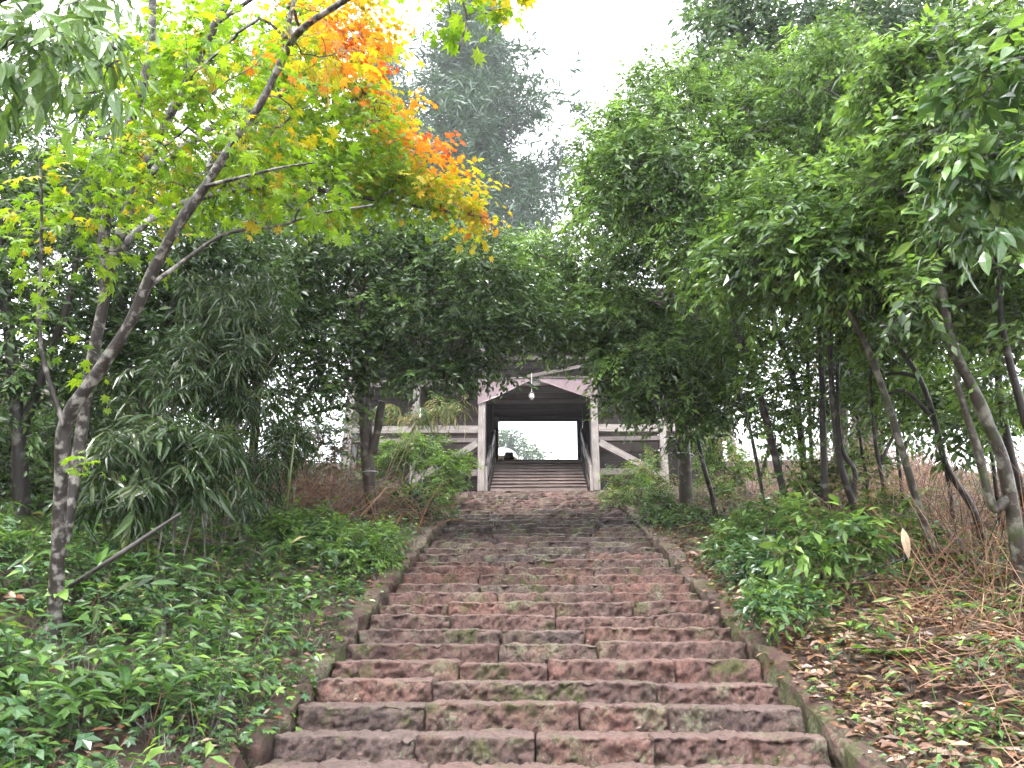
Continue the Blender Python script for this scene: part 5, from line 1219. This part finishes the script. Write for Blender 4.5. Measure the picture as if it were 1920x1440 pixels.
# ferns
def ferns(name, label, pts, nfr, L, mats, pr):
    lv = Leaves(); a = Acc()
    for q in pts:
        r0 = RNG.uniform(0, 6.28); s = RNG.uniform(.6, 1.2)
        for k in range(nfr):
            az = r0 + k * 6.283 / nfr + RNG.uniform(-.4, .4); h = np.array([math.cos(az), math.sin(az), 0]); sd_ = np.array([-h[1], h[0], 0]); l = L * s * RNG.uniform(.7, 1.15)
            u = np.linspace(0, 1, 13)[1:]; P_ = q + h * (l * u)[:, None] + ZUP * (l * (.75 * u - .75 * u * u))[:, None]
            a.add(*tube([q, q + h * l * .5 + ZUP * l * .19, q + h * l], [.003, .002, .001], 3, 1), m=len(mats))
            w_ = .28 * l * np.sin(np.clip(u * 1.05 + .12, 0, 1) * math.pi) ** .7 + .01
            for sg in (-1, 1): lv.add(P_, unit(np.tile(sd_ * sg + h * .35, (12, 1)) + rand_unit(12) * .12), unit(np.tile(ZUP, (12, 1)) + rand_unit(12) * .25), w_, np.full(12, RNG.choice(len(mats), p=pr)))
    p, d, n, s, m = lv.cat(); v, t = leaf_geo(TM['ovate2'], p, d, n, s); a.add(v, t, np.repeat(m, 2))
    tag(a.build(name, [M[q] for q in mats] + [M['leaf_ground']]), label, 'ferns', kind='stuff')
ferns('fern_cover', 'arching ferns scattered through the left bank plants', scatter(150, (-6.5, -1.9), (2.2, 11)), 6, .38, ['leaf_ground', 'leaf_young', 'leaf_lobed'], [.5, .2, .3])
ferns('fern_cover', 'small ferns scattered over the right bank', scatter(130, (2.0, 7), (2.2, 11)), 5, .28, ['leaf_ground', 'leaf_young'], [.6, .4])
# fallen leaves
def litter(name, label, pts, size, mats, pr, lift=.02, tm='ovate2'):
    K = len(pts); az = RNG.uniform(0, 6.283, K); d = unit(np.stack([np.cos(az), np.sin(az), RNG.normal(0, .25, K)], -1))
    nn = unit(ZUP + rand_unit(K) * .35 - np.array([0, SL, 0])); s = size * RNG.uniform(.5, 1.5, K)
    v, t = leaf_geo(TM[tm], pts + ZUP * (lift + RNG.uniform(0, .03, K))[:, None], d, nn, s)
    a = Acc(); a.add(v, t, np.repeat(RNG.choice(len(mats), K, p=pr), len(TM[tm][1])))
    tag(a.build(name, [M[q] for q in mats]), label, 'leaf litter', kind='stuff')
litter('leaf_litter', 'brown fallen leaves covering the right bank', scatter(52000, (1.72, 9.5), (2.0, 16), lambda x, y: fade(y)), .09, ['leaf_brown', 'leaf_pale', 'leaf_straw'], [.93, .03, .04])
litter('leaf_litter', 'brown fallen leaves under the plants of the left bank', scatter(16000, (-9.5, -1.72), (2.0, 16), lambda x, y: fade(y)), .08, ['leaf_brown', 'leaf_pale'], [.93, .07])
sx = RNG.uniform(-1.55, 1.55, 260); si = RNG.integers(-4, nst, 260); sy = Y0 + TREAD * si + RNG.uniform(.22, .40, 260)
litter('leaf_litter', 'tiny leaf scraps caught on the stone steps', np.stack([sx, sy, nosing(Y0 + TREAD * si)], -1), .026, ['leaf_brown', 'leaf_pale', 'leaf_ground'], [.6, .15, .25])
kx = RNG.choice([-1, 1], 1500) * RNG.uniform(1.62, 1.95, 1500); ky = RNG.uniform(2, 17.5, 1500)
litter('leaf_litter', 'dead leaves and crumbs lodged along both kerbs', np.stack([kx, ky, nosing(ky) + .015], -1), .055, ['leaf_brown', 'leaf_pale', 'leaf_ground'], [.72, .06, .22], .0)
litter('leaf_litter', 'crumpled maple leaves and scraps mixed into the right bank litter', scatter(12000, (1.72, 7.5), (1.8, 9), lambda x, y: fade(y)), .05, ['leaf_brown', 'leaf_pale', 'leaf_straw', 'maple_orange'], [.88, .04, .06, .02], .03, 'ivy')
litter('leaf_litter', 'dead leaves caught on top of the left bank plants', scatter(900, (-7, -1.8), (2.0, 10)), .085, ['leaf_brown', 'leaf_straw'], [.94, .06], .12)
# dry stalks and brush
def stalks(name, label, pts, length, lean, mats, pr, cat, thick=1.0, curl=.3):
    K = len(pts); az = RNG.uniform(0, 6.283, K); el = np.abs(RNG.normal(lean, .35, K))
    d = unit(np.stack([np.cos(az) * np.cos(el), np.sin(az) * np.cos(el), np.abs(np.sin(el)) + .05], -1)); L = length * RNG.uniform(.4, 1.4, K)
    a = Acc(); mid = pts + d * (L * .5)[:, None] + ZUP * (.08 * L)[:, None]; end = pts + d * L[:, None] - ZUP * (curl * L * np.cos(el))[:, None]
    m = RNG.choice(len(mats), K, p=pr); r = .0028 * thick * RNG.uniform(.6, 1.5, K)
    a.add(*frusta(pts - ZUP * .02, mid, r, r * .8, 3), m=np.repeat(m, 6)); a.add(*frusta(mid, end, r * .8, r * .4, 3), m=np.repeat(m, 6))
    tag(a.build(name, [M[q] for q in mats]), label, cat, kind='stuff')
stalks('dry_stalks', 'reddish dry stalks and twigs strewn over the right bank', scatter(7000, (2.3, 9.8), (2.4, 15), lambda x, y: .25 + .75 * sm(2.2, 4.5, x)), .55, .45, ['dry_stalk', 'leaf_straw', 'leaf_brown'], [.80, .06, .14], 'dry stalks', 1.1)
stalks('dry_brush', 'tangled reddish dry brush between the slender trunks', scatter(8000, (3.2, 10.5), (6.5, 18), lambda x, y: sm(3.0, 5.0, x) * patch(np.stack([x, y], -1), .9, 33)), 1.0, .7, ['dry_stalk', 'leaf_brown', 'bark_dark'], [.6, .25, .15], 'brush', 1.5, .15)
stalks('dry_stalks', 'tan broken stalks matted over the near right bank', scatter(2600, (2.5, 6.5), (1.8, 7.5), lambda x, y: .2 + .8 * sm(2.4, 3.6, x)), .42, .18, ['dry_stalk', 'leaf_straw', 'leaf_brown'], [.74, .08, .18], 'dry stalks', 1.2, .05)
stalks('dry_stalks', 'upright reddish dry canes rising in front of the right trunks', scatter(420, (2.9, 6.5), (4.5, 10), lambda x, y: sm(2.8, 3.8, x)), 1.0, 1.1, ['dry_stalk', 'leaf_brown'], [.75, .25], 'dry stalks', 1.7, .1)
stalks('dry_twigs', 'thin dry twigs lying among the plants on the left bank', scatter(1300, (-9, -1.9), (2.4, 15)), .5, .3, ['dry_stalk', 'bark_dark', 'leaf_straw'], [.45, .35, .2], 'twigs', 1.1)
bp0 = P(600, 930, 12.8)
bx = RNG.normal(bp0[0], .75, 1100); by = RNG.normal(bp0[1], .55, 1100)
stalks('brush_pile', 'heap of bare reddish brown branches left of the forked trunk', np.stack([bx, by, ground(bx, by) + np.abs(RNG.normal(0, .25, 1100))], -1), .8, .35, ['dry_stalk', 'bark_grey', 'leaf_brown'], [.5, .3, .2], 'brush', 1.9, .1)

# ------------------------------------------------------------------ mist
hv = [(x, y, z) for x in (-255, 255) for y in (-58, 325) for z in (-27, 58)]
hf = [(0, 1, 3, 2), (4, 6, 7, 5), (0, 4, 5, 1), (2, 3, 7, 6), (0, 2, 6, 4), (1, 5, 7, 3)]
hm = bpy.data.meshes.new('haze'); hm.from_pydata(hv, [], hf); hm.update()
m, nt, N, L = new_mat('mist')
vol = N('ShaderNodeVolumePrincipled'); vol.inputs['Color'].default_value = (.93, .95, 1, 1); vol.inputs['Density'].default_value = HAZE_DENSITY; vol.inputs['Anisotropy'].default_value = .2
o = N('ShaderNodeOutputMaterial'); L(vol.outputs[0], o.inputs['Volume']); hm.materials.append(m)
tag(link('haze', hm), 'thin pale mist filling the air of the hillside', 'haze', kind='stuff')
